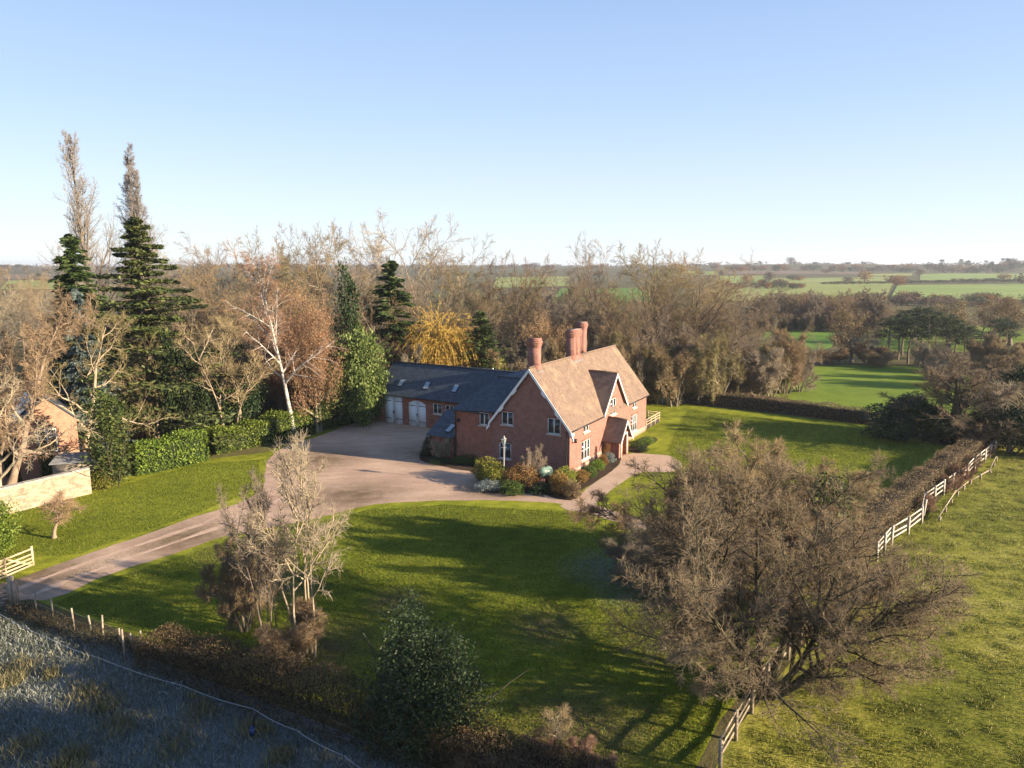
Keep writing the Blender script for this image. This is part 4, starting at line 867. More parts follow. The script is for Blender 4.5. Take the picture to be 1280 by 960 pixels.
for i, (u, b, vt, w, pr, mm) in enumerate([(1185, 432, 376, 56, OAK, (m_bark, None)), (1225, 430, 372, 50, WOOD[1], (m_bark, t_red)), (1205, 425, 368, 44, WOOD[5], (m_bark, t_tan)), (1262, 432, 374, 60, OAK, (m_bark, None)), (1285, 425, 372, 56, WOOD[0], (m_bark, t_red)),
                                           (1140, 428, 376, 44, WOOD[1], (m_bark, t_tan)), (1165, 424, 372, 40, WOOD[4], (m_bark, t_grey)), (1110, 430, 380, 36, WOOD[0], (m_bark, t_tan)), (1240, 420, 370, 40, WOOD[2], (m_bark, t_tan)), (1300, 440, 380, 60, WOOD[3], (m_bark, t_tan))]):
    plant(pr, 'valley_tree', 'autumn brown tree standing behind the dark pines', 'tree', u, b, vt, w, 'brown trees behind the dark pines', mm)
for i in range(16):
    u = rng.uniform(1140, 1300); b = rng.uniform(452, 486); plant([BRUSH, BRUSH2, WOOD[3]][i % 3], 'valley_shrub', 'bare scrub tree between the pines and the hedged garden', 'shrub', u, b, b - rng.uniform(28, 48), rng.uniform(30, 48), 'bare scrub below the pines', (None, [t_tan, t_grey, t_olive][i % 3]))

def far(u, v, hpx, wpx, mat, lab, grp, k=0):
    q = PT(u, v); r = math.hypot(q[0], q[1]); d = dep(q[1], q[2])
    FART[k % 3].place('far_tree', lab, 'tree', q[0], q[1], hpx / F * d, wpx / F * d, u, grp, (None, mat), z=q[2] - .2)
# hedgerow trees on the hillside, one by one
for i, (u, v, h, w, m, lab) in enumerate([(1081, 353, 15, 16, l_russet, 'russet round tree alone in the pale pasture'), (1121, 358, 14, 24, l_russet, 'russet tree at the corner of the striped winter crop'), (933, 357, 14, 16, l_russet, 'russet tree on the hedge left of the pasture'),
                                      (1255, 350, 8, 16, l_russet, 'brown tree on the hedge over the striped crop'), (1282, 356, 14, 26, l_farbrown, 'large brown tree at the end of the striped crop'), (962, 352, 12, 14, l_farbrown, 'brown tree at the left corner of the pale pasture')]):
    far(u, v, h, w, m, lab, None, i)
for i in range(24):
    u = 900 + i * 4.4 + rng.normal(); far(u, 361 + rng.normal() * 1.2 - (u - 900) * .02, rng.uniform(6, 11), rng.uniform(8, 15), [l_fargreen, l_farbrown, l_russet][i % 3], 'hedgerow tree below the pale pasture', 'hedgerow trees below the pale pasture', i)
for i in range(30):
    u = 1030 + i * 9; far(u, 356 - (u - 1030) * .016 + rng.normal() * .4, rng.uniform(3, 5.5), rng.uniform(8, 14), [l_fargreen, l_farbrown][i % 2], 'hedge tree along the top of the striped winter crop', 'hedge trees above the striped winter crop', i)
for i in range(70):
    u = 895 + i * 5.8 + rng.normal() * 2; tall = u > 1150; v = 338.5 + rng.normal() * .9
    if rng.random() < .15: continue
    far(u, v, rng.uniform(5, 9) + (3 if tall else 0), rng.uniform(8, 18), [l_farbrown, l_fargreen, l_russet, l_farbrown][i % 4], 'tree in the far tree line along the horizon', 'trees of the far tree line', i)
for i in range(16):
    u = rng.uniform(1165, 1290); q = PT(u, 339 + rng.normal()); d = dep(q[1], q[2])
    PINE.place('far_pine', 'dark pine standing above the far tree line', 'tree', q[0], q[1], rng.uniform(9, 15) / F * d, rng.uniform(5, 9) / F * d, u, 'pines above the far tree line', z=q[2] - .3)
for i in range(34):
    u = rng.uniform(1090, 1300); v = rng.uniform(374, 384); far(u, v, rng.uniform(7, 13), rng.uniform(14, 24), [l_farbrown, l_fargreen, l_farbrown, l_russet][i % 4], 'tree on the hedge below the striped winter crop', 'trees below the striped winter crop', i)
for i in range(40):
    u = 560 + i * 9; far(u, rng.choice([337.5, 345, 362, 374]) + rng.normal() * .8, rng.uniform(4, 8), rng.uniform(9, 18), [l_farbrown, l_fargreen, l_farbrown][i % 3], 'hedgerow tree in the distance behind the wood', 'distant trees seen through the wood', i)
for i in range(30):
    u = -10 + i * 8.5; far(u, rng.choice([336, 340, 348, 360]) + rng.normal() * .6, rng.uniform(4, 7), rng.uniform(9, 20), [l_farbrown, l_fargreen, l_farbrown][i % 3], 'distant tree on the horizon beyond the poplars', 'distant trees beyond the poplars', i)
mb = MB()
for i in range(420):
    a = math.radians(rng.uniform(-44, 44)); r = rng.uniform(1900, 4200); x, y = r * math.sin(a), r * math.cos(a); w = rng.uniform(12, 45); hh = rng.uniform(5, 10)
    p, d = blob(rng, 60, [x, y, float(terrain(x, y)) + hh * .45], [w, w * .5, hh * .6], .3, .3); mb.leaves(p, rng.uniform(3, 7, 60), rng)
struct(mb.build('distant_woods', l_farbrown), 'stuff')

# ------------------------------------------------------------------ hedges, garden evergreens
H_ = np.random.default_rng(77)
def gp_(pts, dy=0): return [P(u, v)[:2] + np.array([0, dy]) for u, v in pts]
def hedge_thing(label, cat, *a, name='hedge', **k):
    o = hedge(name, *a, **k); return tag(o, label, cat)
m_core = noise_mat('hedge_inside', [(.025, .02, .012), (.05, .04, .025)], 3, 4, .95)
m_coreg = noise_mat('hedge_inside_green', [(.01, .018, .006), (.02, .03, .01)], 3, 4, .95)
hedge_thing('lit block of glossy laurel hedge beside the ivy column', 'hedge', gp_([(160, 597), (205, 588), (247, 578)], 1.2), 2.4, [2.6, 3.2, 3.4], H_, .24, 85, [l_laurel, m_coreg], wob=.05)
hedge_thing('long laurel hedge in shade behind the birch trunk', 'hedge', gp_([(256, 571), (330, 556), (400, 538), (446, 525)], 1.6), 3.0, [2.3, 2.9, 2.6, 2.3], H_, .24, 80, [l_laurel, m_coreg], wob=.06)
hedge_thing('clipped brown hornbeam hedge along the back lawn', 'hedge', gp_([(860, 505), (930, 511), (1010, 521), (1088, 532)], .9), 1.5, 1.9, H_, .13, 120, [l_hawth, m_core], twig=5)
hedge_thing('tall clipped brown hedge section nearest the spreading tree', 'hedge', gp_([(1060, 706), (1090, 668), (1118, 644), (1146, 622)]), 2.2, 2.1, H_, .10, 170, [l_hawth, m_core], twig=9)
hedge_thing('clipped purplish brown hedge running up beside the white fence', 'hedge', gp_([(1150, 617), (1185, 590), (1212, 572), (1236, 558)]), 2.0, 1.9, H_, .11, 150, [l_hawth, m_core], twig=8)
hedge_thing('loose bare hawthorn hedge between the front lawn and the frosty meadow', 'hedge', gp_([(192, 818), (270, 850), (350, 880), (430, 908), (520, 940), (640, 975), (760, 1000)], -.2), 2.0, [1.3, 2.0, 2.2, 2.2, 2.0, 1.5, 1.2], H_, .09, 300, [l_hawd, m_core], twig=46, core=0, wob=.08)
hedge_thing('young bare hedge of thin stems along the wire fence', 'hedge', gp_([(20, 766), (80, 790), (140, 812), (190, 826)], -.1), .9, [.7, .9, .9, 1.0], H_, .05, 60, [l_hawd, m_core], twig=60, core=0, wob=.2, name='young_hedge')
hedge_thing('clipped yew hedge in deep shade behind the stone wall', 'hedge', gp_([(-60, 612), (0, 600), (38, 588)], 2), 2.0, 3.4, H_, .16, 130, [l_yew, m_coreg], wob=.02)
hedge_thing('short clipped green yew hedge catching the sun by the outbuilding', 'hedge', gp_([(52, 600), (74, 580)], 1), 1.3, [3.2, 2.9], H_, .14, 170, [l_green, m_coreg], wob=.02)
plant(BIGEV, 'laurel_shrub', 'big rounded laurel bush standing beside the open gate', 'shrub', -4, 698, 632, 50, mats=(None, l_laurel))
plant(YEW, 'yew_shrub', 'low spreading dark yew at the corner of the back hedge', 'shrub', 1122, 545, 497, 84)
plant(YEW, 'yew_shrub', 'dark yew mound under the fan shaped bare tree', 'shrub', 1168, 553, 505, 64)
plant(FAN, 'bare_tree', 'fan shaped bare tree with dark limbs above the yew mounds', 'tree', 1188, 552, 446, 160, rz=.4)
plant(ROUND, 'shrub', 'yellowing shrub at the top end of the purplish hedge', 'shrub', 1206, 556, 524, 54, mats=(None, l_bronze))
plant(BIGEV, 'evergreen_tree', 'tall dark evergreen at the far end of the white fence', 'tree', 1268, 556, 458, 72, mats=(None, l_yew))
plant(YEW, 'evergreen_shrub', 'dark evergreen mound below the tall evergreen', 'shrub', 1284, 570, 505, 70)
plant(SMALL, 'bare_tree', 'grey bare tree in front of the tall dark evergreen', 'tree', 1262, 566, 478, 74, mats=(m_bark, t_pale))
plant(IVYC, 'ivy_clad_tree', 'slim ivy clad tree left of the tall dark evergreen', 'tree', 1224, 545, 478, 24, mats=(None, l_yew))
for u, v, w in ((1213, 588, 22), (1198, 606, 30), (1186, 616, 26), (1232, 572, 18), (1160, 640, 24)):
    plant(BRUSH2, 'bramble', 'brown bramble scrambling over the white fence', 'shrub', u, v, v - w * .9, w, 'brambles along the white fence', (None, t_red))
# trees and thicket in front
plant(BIGTREE, 'spreading_tree', 'big spreading bare tree with dark mossy limbs over the broken fence', 'tree', 958, 866, 598, 350, rz=2.2)
TH_ = [(864, 716, 582, 190, t_tan), (938, 714, 543, 200, t_tan), (1002, 726, 600, 165, t_tan), (812, 738, 655, 130, t_grey), (1046, 770, 655, 150, t_tan), (900, 745, 640, 210, t_grey)]
for i, (u, b, vt, w, tw) in enumerate(TH_):
    plant(THORN, 'thorn_tree', ['bare thorn bush nearest the round end of the front path', 'tallest rounded thorn bush at the top of the thicket', 'grey brown thorn bush between the thicket top and the clipped hedge', 'low thorn bush spreading over the front lawn edge', 'bare thorn bush beside the start of the white fence', 'twiggy thorn bush in the middle of the thicket'][i], 'tree', u, b, vt, w, 'thorn bushes of the thicket', (m_bark, tw), rz=.15 if i % 2 else 3.3, flat=.62)
plant(BIGEV, 'ivy_clad_shrub', 'dark green ivy clad shrub showing through the thicket', 'shrub', 1012, 712, 600, 90, mats=(None, l_ivy))
plant(BIGEV, 'ivy_clad_shrub', 'unseen ivy clad mass added low in the thicket for its shade', 'shrub', 905, 716, 610, 100, mats=(None, l_ivy))  # added evergreen mass, hidden in the thicket, deepens the shade on the lawn
plant(COPPICE, 'coppiced_tree', 'tall pale stemmed bare tree before the front lawn', 'tree', 384, 822, 556, 130, rz=.3)
plant(COPPICE, 'coppiced_tree', 'bare many stemmed tree with thin stems left of the tall pale one', 'tree', 338, 818, 590, 80, mats=(m_bark, t_grey), rz=2.6)
plant(THORN, 'thorn_tree', 'low spreading pale thorn bush overhanging the drive', 'tree', 306, 788, 656, 92, mats=(m_bark, t_tan))
plant(BRUSH, 'brush', 'dense brown brush around the foot of the pale stemmed tree', 'shrub', 366, 836, 768, 78, mats=(None, t_tan))
plant(SMALL, 'bare_tree', 'small round bare fruit tree on the left lawn', 'tree', 68, 673, 618, 62, mats=(m_barktan, t_red))
plant(HOLLY, 'holly_bush', 'large dark holly bush at the edge of the front lawn', 'shrub', 524, 946, 768, 126)
plant(SMALL, 'sapling', 'thin bare sapling at the bottom of the front lawn', 'tree', 694, 938, 880, 52, mats=(m_bark, t_tan))
for u, b, vt, w in ((600, 966, 936, 110), (670, 976, 944, 100), (740, 984, 944, 90)):
    plant(BRUSH2, 'bramble', 'low russet bramble at the bottom edge of the front lawn', 'shrub', u, b, vt, w, 'russet brambles below the front lawn', (None, t_red))
# a belt of trees beside the frame throws the long shade across the meadow
for i, (x, y, h, w) in enumerate([(25, 13, 15, 8), (31, 11, 17, 9), (37, 12, 18, 9), (44, 8, 19, 9), (30, 4, 16, 9), (52, 5, 20, 10), (38, 3, 18, 9)]):
    [SPRUCE2, BIGEV, WOOD[5]][i % 3].place('field_edge_tree', 'tree of the belt beside the paddock', 'tree', x, y, h, w, i, 'trees of the belt beside the paddock')

# garden plants round the house
GARD = [(ROUND, 'glossy yellow green shrub at the corner of the gable bed', 609, 600, 572, 30, l_yellow), (ROUND, 'tall golden shrub under the lamp post', 618, 606, 578, 34, l_yellow), (ROUND, 'bronze leaved shrub right of the lamp post', 652, 608, 580, 40, l_bronze),
        (ROUND, 'silver blue leaved mound at the kerb', 612, 613, 600, 32, l_silver), (ROUND, 'low green mound in front of the bronze shrub', 640, 616, 602, 34, l_green), (ROUND, 'dark green plant below the green tank', 676, 616, 604, 30, l_yew),
        (ROUND, 'olive shrub in the corner of the front bed', 699, 617, 590, 26, l_bronze), (ROUND, 'yellow green feathery shrub against the front corner of the house', 706, 606, 584, 26, l_yellow), (ROUND, 'low brown shrub at the start of the front path', 714, 622, 600, 24, l_hawth),
        (ROUND, 'russet round shrub beside the first front window', 727, 601, 588, 22, l_bronze), (ROUND, 'bright green shrub under the first front window', 737, 596, 582, 20, l_green), (ROUND, 'green shrub halfway along the front bed', 747, 587, 575, 18, l_laurel), (ROUND, 'small grey green shrub before the porch', 760, 578, 566, 16, l_silver),
        (ROUND, 'green mound beyond the porch', 797, 560, 550, 18, l_green), (ROUND, 'low green plant in the bed beyond the porch', 810, 555, 546, 18, l_laurel), (ROUND, 'dark plant at the end of the bed beyond the porch', 802, 565, 556, 14, l_holly),
        (ROUND, 'low dark green creeper at the foot of the cross block', 584, 578, 569, 34, l_green), (IVYC, 'dark narrow conifer against the lean to wall', 533, 570, 546, 13, l_yew), (BRUSH, 'bare climber on the lean to wall', 552, 574, 548, 22, None), (ROUND, 'dark low plants along the drive edge', 548, 580, 573, 24, l_yew),
        (BRUSH2, 'pale bare shrub growing beside the green tank', 666, 604, 561, 32, None), (IVYC, 'rose climbing beside the porch', 757, 577, 555, 10, l_bronze), (ROUND, 'pale flowering shrub against the porch side', 753, 581, 568, 14, l_bronze)]
for pr, lab, u, b, vt, w, m in GARD:
    plant(pr, 'garden_shrub', lab, 'shrub', u, b, vt, w, mats=(None, m if m else t_pale))
# ------------------------------------------------------------------ built things in the garden
m_timber = noise_mat('weathered_timber', [(.16, .125, .09), (.28, .23, .17), (.38, .32, .25)], 4, 5, .9, stretch=(1, 1, 1), rnd=.2)
m_newwood = noise_mat('pale_new_timber', [(.42, .31, .19), (.56, .43, .28)], 4, 5, .8)
m_railw = noise_mat('flaking_white_rails', [(.26, .22, .17), (.46, .42, .36), (.60, .56, .50)], 3, 6, .8)
m_wstone = brick_mat('pale_rubble_stone', (.40, .32, .23), (.24, .185, .13), (.32, .27, .21), 1.0, bw=.42, bh=.16)
m_coping = noise_mat('coping_stone', [(.30, .27, .23), (.44, .40, .34)], 3, 5, .9)
m_bark2 = m_timber

def two(pix): return [P(u, v) for u, v in pix]
# white post and rail fence; rails follow the photographed bends
def rail_fence(label, pix, h, nrail, name='post_and_rail_fence', mat=None, step=2.4, tilt=0):
    mat = mat or m_railw; f = thing(name, label, 'fence', P(*pix[0])); o0 = np.array(f.location); pts = two(pix); r = np.random.default_rng(len(pix) * 7)
    for a, b in zip(pts[:-1], pts[1:]):
        n = max(1, int(round(np.linalg.norm(b - a) / step)))
        for i in range(n + 1 if b is pts[-1] else n):
            p = a + (b - a) * i / n - o0; m = MB(); t = r.normal(size=2) * .05; m.bar(p + [0, 0, -.05], p + [t[0], t[1], h * 1.06], .13, .13); m.build('post', mat, f)
        d = (b - a) / np.linalg.norm(b - a); nn = np.array([d[1], -d[0], 0]) * .09
        for k in range(nrail):
            z = h * (.95 - k * .62 / max(1, nrail - 1)); j = r.normal(size=2) * .05; m = MB(); m.bar(a - o0 + nn + [0, 0, z + j[0]], b - o0 + nn + [0, 0, z + j[1]], .045, .115); m.build('rail', mat, f)
    return f
rail_fence('white post and rail fence bending along the edge of the paddock', [(1243, 566), (1231, 578), (1218, 588), (1209, 598), (1190, 611), (1156, 636), (1152, 655), (1135, 669), (1114, 681), (1096, 702)], 1.35, 3)
rail_fence('broken pale rail fence seen through the limbs of the spreading tree', [(1014, 790), (985, 824), (957, 862), (920, 926), (900, 965)], 1.3, 3, mat=m_timber)
rail_fence('low thin weathered rail fence inside the paddock edge', [(1246, 576), (1238, 592), (1212, 606), (1196, 620), (1174, 652)], .4, 1, name='low_rail_fence', mat=m_timber)
# wire fence with stakes by the gate
f = thing('wire_fence', 'line of leaning wooden stakes and wire along the young hedge', 'fence', P(46, 766)); o0 = np.array(f.location); tops = []
r = np.random.default_rng(3)
for u, vb, vt in ((46, 768, 738), (67, 776, 748), (93, 788, 760), (116, 796, 769), (129, 800, 771), (151, 812, 785), (157, 828, 786), (167, 818, 791), (178, 824, 788)):
    p = P(u, vb); z = zat(p[0], p[1], vt); m = MB(); m.bar(p - o0 + [0, 0, -.05], p - o0 + [r.normal() * .06, r.normal() * .06, z], .075, .075); m.build('stake', m_timber, f); tops.append(p - o0 + [0, 0, z * .8])
for k in (1, .6, .25):
    m = MB(); q = np.array(tops) * [1, 1, k]; m.tubes(q[None], np.full((1, len(q)), .008), 3); m.build('wire', m_timber, f)
# gates
def gate(name, label, pa, pb, h, mat):
    a, b = P(*pa), P(*pb); g = thing(name, label, 'gate', a); b = b - a; a = b * 0; d = b / np.linalg.norm(b); Lg = np.linalg.norm(b)
    for t, hh, w in ((0, h * 1.1, .12), (1, h * 1.25, .14)): m = MB(); m.bar(b * t + [0, 0, .12], b * t + [0, 0, hh], w, w); m.build('stile', mat, g)
    m = MB()
    for k in range(5): z = .2 + (h - .25) * [0, .2, .42, .67, 1][k]; m.bar(a + [0, 0, z], b + [0, 0, z], .05, .11)
    m.build('bar', mat, g)
    nn = np.array([d[1], -d[0], 0]) * .045; m = MB(); m.bar(b * .5 + nn + [0, 0, .15], b * .5 + nn + [0, 0, h], .05, .1)
    m.bar(b * .98 + nn + [0, 0, .2], b * .5 + nn + [0, 0, h - .05], .04, .1); m.bar(b * .02 + nn + [0, 0, .2], b * .5 + nn * 1.2 + [0, 0, h - .05], .04, .1); m.bar(b * .75 + nn * 1.5 + [0, 0, h - .05], b * .5 + nn * 1.5 + [0, 0, .2], .04, .1); m.build('brace', mat, g)
    return g
gate('field_gate', 'open pale timber five bar gate swung back onto the left lawn', (42, 709), (-26, 738), 1.35, m_newwood)
gate('field_gate', 'dark weathered field gate in shade across from the pale gate', (12, 757), (-60, 772), 1.2, m_timber)
for u, vb, vt, lab in ((17, 757, 722, 'thick dark gatepost beside the drive entrance'), (22, 760, 727, 'slimmer dark gatepost touching the thick one')):
    p = P(u, vb); z = zat(p[0], p[1], vt); m = MB(); m.bar((0, 0, -.05), (0, 0, z), .26 if u == 17 else .2, .26 if u == 17 else .2); m.bar((0, 0, z), (0, 0, z + .06), .3 if u == 17 else .1, .3 if u == 17 else .1)
    o = m.build('gatepost', m_timber); o.location = p; tag(o, lab, 'post', 'gateposts')
# white tape fence across the meadow
pts = two([(-60, 748), (0, 784), (60, 815), (125, 842), (230, 878), (318, 908), (372, 936), (430, 968), (480, 1000)]); f = thing('electric_fence', 'thin white electric tape fence crossing the frosty meadow', 'fence', pts[1]); o0 = np.array(f.location)
m_tape = plain('white_tape', (.5, .52, .53), .6); m_bluep = plain('blue_plastic', (.02, .05, .16), .4); m_tree = plain('dull_plastic_post', (.05, .07, .06), .6)
m = MB(); q = []
for a, b in zip(pts[:-1], pts[1:]):
    for t in np.linspace(0, 1, 6, endpoint=False): q.append(a + (b - a) * t - o0 + [0, 0, .85 - .1 * math.sin(math.pi * t)])
m.tubes(np.array(q)[None], np.full((1, len(q)), .010), 4); m.build('tape', m_tape, f)
for p in pts: m = MB(); m.bar(p - o0, p - o0 + [0, 0, .95], .04, .04); m.build('post', m_tree, f)
p = P(316, 922); m = MB(); m.box(-.1, .1, -.08, .08, .1, .45); m.box(-.07, .07, -.05, .05, .45, .52); m.bar((0, 0, 0), (0, 0, .1), .05, .05); m.bar((-.05, 0, .52), (.05, 0, .6), .03, .03); o = m.build('fence_energiser', m_bluep); o.location = p; tag(o, 'small blue box hung on the white tape fence', 'fence box')
# stone wall, shed, outbuilding
def wall_along(a, b, h0, h1, th):
    a, b = np.array(a), np.array(b); d = (b - a) / np.linalg.norm(b - a); n = np.array([-d[1], d[0], 0]) * th; m = MB()
    m.prism([b * 0, b - a, b - a + [0, 0, h1], [0, 0, h0]], n); return m, d, n, a, b
m_, d, n, a, b = wall_along(P(-90, 668), P(115, 617), 2.1, 2.25, .5)
w = m_.build('stone_wall', m_wstone); w.location = a; tag(w, 'long pale rubble stone wall at the edge of the left lawn', 'wall')
m = MB(); Lw = np.linalg.norm(b - a); k = int(Lw / .7); r = np.random.default_rng(8)
for i in range(k):
    p0, p1 = (b - a) * (i + .02) / k, (b - a) * (i + .98) / k; z = 2.1 + .15 * i / k + .003; hh = .1 + r.random() * .05
    m.prism([p0 - n * .08 + [0, 0, z], p1 - n * .08 + [0, 0, z], p1 + n * 1.08 + [0, 0, z], p0 + n * 1.08 + [0, 0, z]], (0, 0, hh))
m.build('coping', m_coping, w)
sh = thing('garden_shed', 'low shed with a grey felt roof tucked behind the end of the stone wall', 'shed', P(84, 614) + np.array([0, 1.6, 0]), math.radians(14))
m = MB(); m.box(-1.6, 1.8, -.9, 1.2, 0, 2.35); m.build('wall', m_timber, sh); m = MB(); m.prism([(-1.8, -1.05, 2.37), (2.0, -1.05, 2.37), (2.0, 1.4, 2.75), (-1.8, 1.4, 2.75)], (0, 0, .08)); m.build('roof', noise_mat('grey_felt', [(.17, .17, .17), (.27, .27, .27)], 3, 4, .9), sh)
bq = P(97, 566); bq[2] = 0; base = P(83, 566)
ba = thing('brick_outbuilding', 'red brick outbuilding with a slate roof and blue solar panels behind the wall', 'outbuilding', (XU(66, 66), 66, 0), math.radians(38))
HBW, HBE, HBR, HBL = 2.4, 5.4, 7.7, 13.0
m = MB(); wall_panel(m, (0, 0, 0), (1, 0, 0), (0, -1, 0), [(-HBW, HBE), (0, HBR), (HBW, HBE)], [(-.9, .7, 2.3, 4.6)])
for x in (-HBW, HBW): m.add([(x, 0, 0), (x, HBL, 0), (x, HBL, HBE), (x, 0, HBE)], [[0, 1, 2, 3]])
m.add([(-HBW, HBL, 0), (HBW, HBL, 0), (HBW, HBL, HBE), (0, HBL, HBR), (-HBW, HBL, HBE)], [[0, 1, 2, 3, 4]])
m_obrick = brick_mat('orange_brick', (.42, .20, .12), (.34, .15, .09), (.40, .32, .25), .8); m.build('wall', m_obrick, ba)
m = MB(); s_ = (HBR - HBE) / HBW
for sg in (1, -1): slab(m, [(sg * (HBW + .25), -.12, HBE - s_ * .25 + .08), (sg * (HBW + .25), HBL, HBE - s_ * .25 + .08), (0, HBL, HBR + .08), (0, -.12, HBR + .08)], .1)
rr = m.build('roof', m_slate, ba)
m = MB(); t = np.array([1, 0, s_]) / math.hypot(1, s_); nn = np.array([-s_, 0, 1]) / math.hypot(1, s_)
for k in range(5): 
    p = np.array([-HBW + .1, 1.2 + k * 2.1, HBE + .28]); 
    for j in range(2): q = p + t * j * 1.15; m.prism([q, q + [0, 2, 0], q + t * 1.1 + [0, 2, 0], q + t * 1.1], nn * .06)
m.build('solar_panel', noise_mat('solar_panel_blue', [(.02, .04, .10), (.05, .085, .18)], 2, 3, .25, spec=.7), rr)
wd = MB(); wd.obox((0, 0, 0), (1, 0, 0), (0, -1, 0), -.9, .7, -.1, -.04, 2.3, 2.42); wd.obox((0, 0, 0), (1, 0, 0), (0, -1, 0), -.9, .7, -.1, -.04, 4.48, 4.6)
for x in (-.9, -.17, .58): wd.obox((0, 0, 0), (1, 0, 0), (0, -1, 0), x, x + .12, -.1, -.04, 2.42, 4.48)
wd = wd.build('window', m_white, ba); g = MB(); g.obox((0, 0, 0), (1, 0, 0), (0, -1, 0), -.88, .68, -.085, -.07, 2.32, 4.58); g.build('pane', m_glass, wd)
o2 = thing('slate_outbuilding', 'second slate roofed outbuilding partly hidden behind the brick one', 'outbuilding', (XU(72, 80), 80, 0), math.radians(-68))
m = MB(); m.prism([(-2.5, 0, 0), (2.5, 0, 0), (2.5, 0, 3.4), (0, 0, 5.6), (-2.5, 0, 3.4)], (0, 9, 0)); m.build('wall', m_obrick, o2); m = MB()
for sg in (1, -1): slab(m, [(sg * 2.75, -.12, 3.3), (sg * 2.75, 9.12, 3.3), (0, 9.12, 5.7), (0, -.12, 5.7)], .1)
m.build('roof', m_slate, o2)
# lamp post
p = P(630, 606); ztop = zat(p[0], p[1], 543); lp = thing('lamp_post', 'black and white Victorian style lamp post before the shaded gable', 'lamp post', p); m = MB()
m.tubes([[(0, 0, 0), (0, 0, .5), (0, 0, .55), (0, 0, ztop * .8)]], [[.1, .09, .05, .04]], 8); m.tubes([[(-.25, 0, ztop * .74), (.25, 0, ztop * .74)]], [[.02, .02]], 6); m.build('post', plain('grey_post_paint', (.45, .44, .42), .5), lp)
m = MB(); z = ztop * .8; m.prism([(-.12, -.12, z), (.12, -.12, z), (.12, .12, z), (-.12, .12, z)], (0, 0, .04)); 
for sx in (-1, 1):
    for sy in (-1, 1): m.bar((sx * .11, sy * .11, z + .04), (sx * .2, sy * .2, z + .5), .03, .03)
m.prism([(-.24, -.24, z + .5), (.24, -.24, z + .5), (.24, .24, z + .5), (-.24, .24, z + .5)], (0, 0, .04)); m.tubes([[(0, 0, z + .54), (0, 0, z + .7), (0, 0, z + .74), (0, 0, z + .85)]], [[.22, .07, .1, .02]], 8); m.build('lantern', plain('lantern_frame', (.30, .29, .27), .5), lp)
m = MB(); m.tubes([[(0, 0, z + .05), (0, 0, z + .48)]], [[.11, .18]], 4); m.build('lantern_glass', m_skyglass, lp)
# green oil tank
p = P(681, 603); tk = thing('oil_tank', 'pale green oil tank lying on its supports beside the gable', 'tank', p, math.radians(-50)); m = MB(); K = np.linspace(-1, 1, 11)
m.tubes([[(0, x * .8, 1.05) for x in K]], [[.5 * max(.02, (1 - abs(x) ** 5)) ** .5 for x in K]], 20); m.build('body', noise_mat('tank_green', [(.10, .17, .13), (.20, .28, .23)], 1.2, 4, .35, spec=.5), tk, True)
m = MB(); m.tubes([[(0, .1, 1.5), (0, .1, 1.66)]], [[.16, .16]], 10); m.build('filler_cap', m_black, tk)
m = MB(); m.box(-.6, .6, -.8, -.5, 0, .62); m.box(-.6, .6, .5, .8, 0, .62); m.build('support', m_brick_old, tk)
# deck with railing at the far end of the house, fence panel and greenhouse behind
dk = thing('garden_deck', 'raised timber deck with a low railing at the far end of the house', 'deck', hl(-.2, 26.7), -TH); m = MB(); m.box(-4.4, .1, 0, 5.2, 0, .45); m.build('platform', noise_mat('dark_decking', [(.035, .03, .026), (.06, .05, .042)], 2, 4, .8, stretch=(8, 1, 1)), dk)
for x, y in [(.1, .1), (.1, 1.8), (.1, 3.5), (.1, 5.2), (-1.4, 5.2), (-2.9, 5.2), (-4.3, 5.2)]: m = MB(); m.bar((x, y, .0), (x, y, 1.35), .12, .12); m.build('post', m_newwood, dk)
for z in (.62, .95, 1.28): m = MB(); m.bar((.1, .1, z), (.1, 5.2, z), .05, .1); m.build('rail', m_newwood, dk); m = MB(); m.bar((.1, 5.2, z), (-4.3, 5.2, z), .05, .1); m.build('rail', m_newwood, dk)
p = P(813, 503); fp = thing('board_fence', 'orange brown board fence panel beyond the end of the house', 'fence', p, -.35); m = MB(); m.box(-.95, .95, 0, .06, .05, 1.95)
for i in range(10): m.box(-.95 + i * .19, -.95 + i * .19 + .17, -.025, 0, .05, 1.95)
m.build('boards', m_oak, fp); m = MB(); m.box(-1.05, -.95, -.05, .08, 0, 2.05); m.box(.95, 1.05, -.05, .08, 0, 2.05); m.build('post', m_oak, fp)
p = P(828, 505); gh = thing('greenhouse', 'small white framed greenhouse beside the orange fence panel', 'greenhouse', p, -.35); m = MB()
for x in (-.9, 0, .9):
    for y in (0, 1.8): m.bar((x, y, 0), (x, y, 1.8), .07, .07)
for y in (0, 1.8): m.bar((-.93, y, 1.8), (.93, y, 1.8), .07, .07); m.bar((-.9, y, 1.83), (0, y, 2.4), .06, .06); m.bar((.9, y, 1.83), (0, y, 2.4), .06, .06)
m.bar((0, 0, 2.4), (0, 1.8, 2.4), .07, .07); m.build('frame', m_white, gh); m = MB(); m.box(-.86, .86, .01, 1.79, .1, 1.78); m.prism([(-.86, .01, 1.8), (.86, .01, 1.8), (0, .01, 2.36)], (0, 1.78, 0)); m.build('pane', m_skyglass, gh)
p = P(528, 575); m = MB(); m.tubes([[(0, 0, 0), (0, 0, .05), (0, 0, .45), (0, 0, .5), (0, 0, .42)]], [[.17, .2, .27, .28, .22]], 14); pt = m.build('plant_pot', plain('teal_glaze', (.03, .16, .15), .3, .6), None, True); pt.location = p; tag(pt, 'small teal plant pot by the lean to wall', 'plant pot')

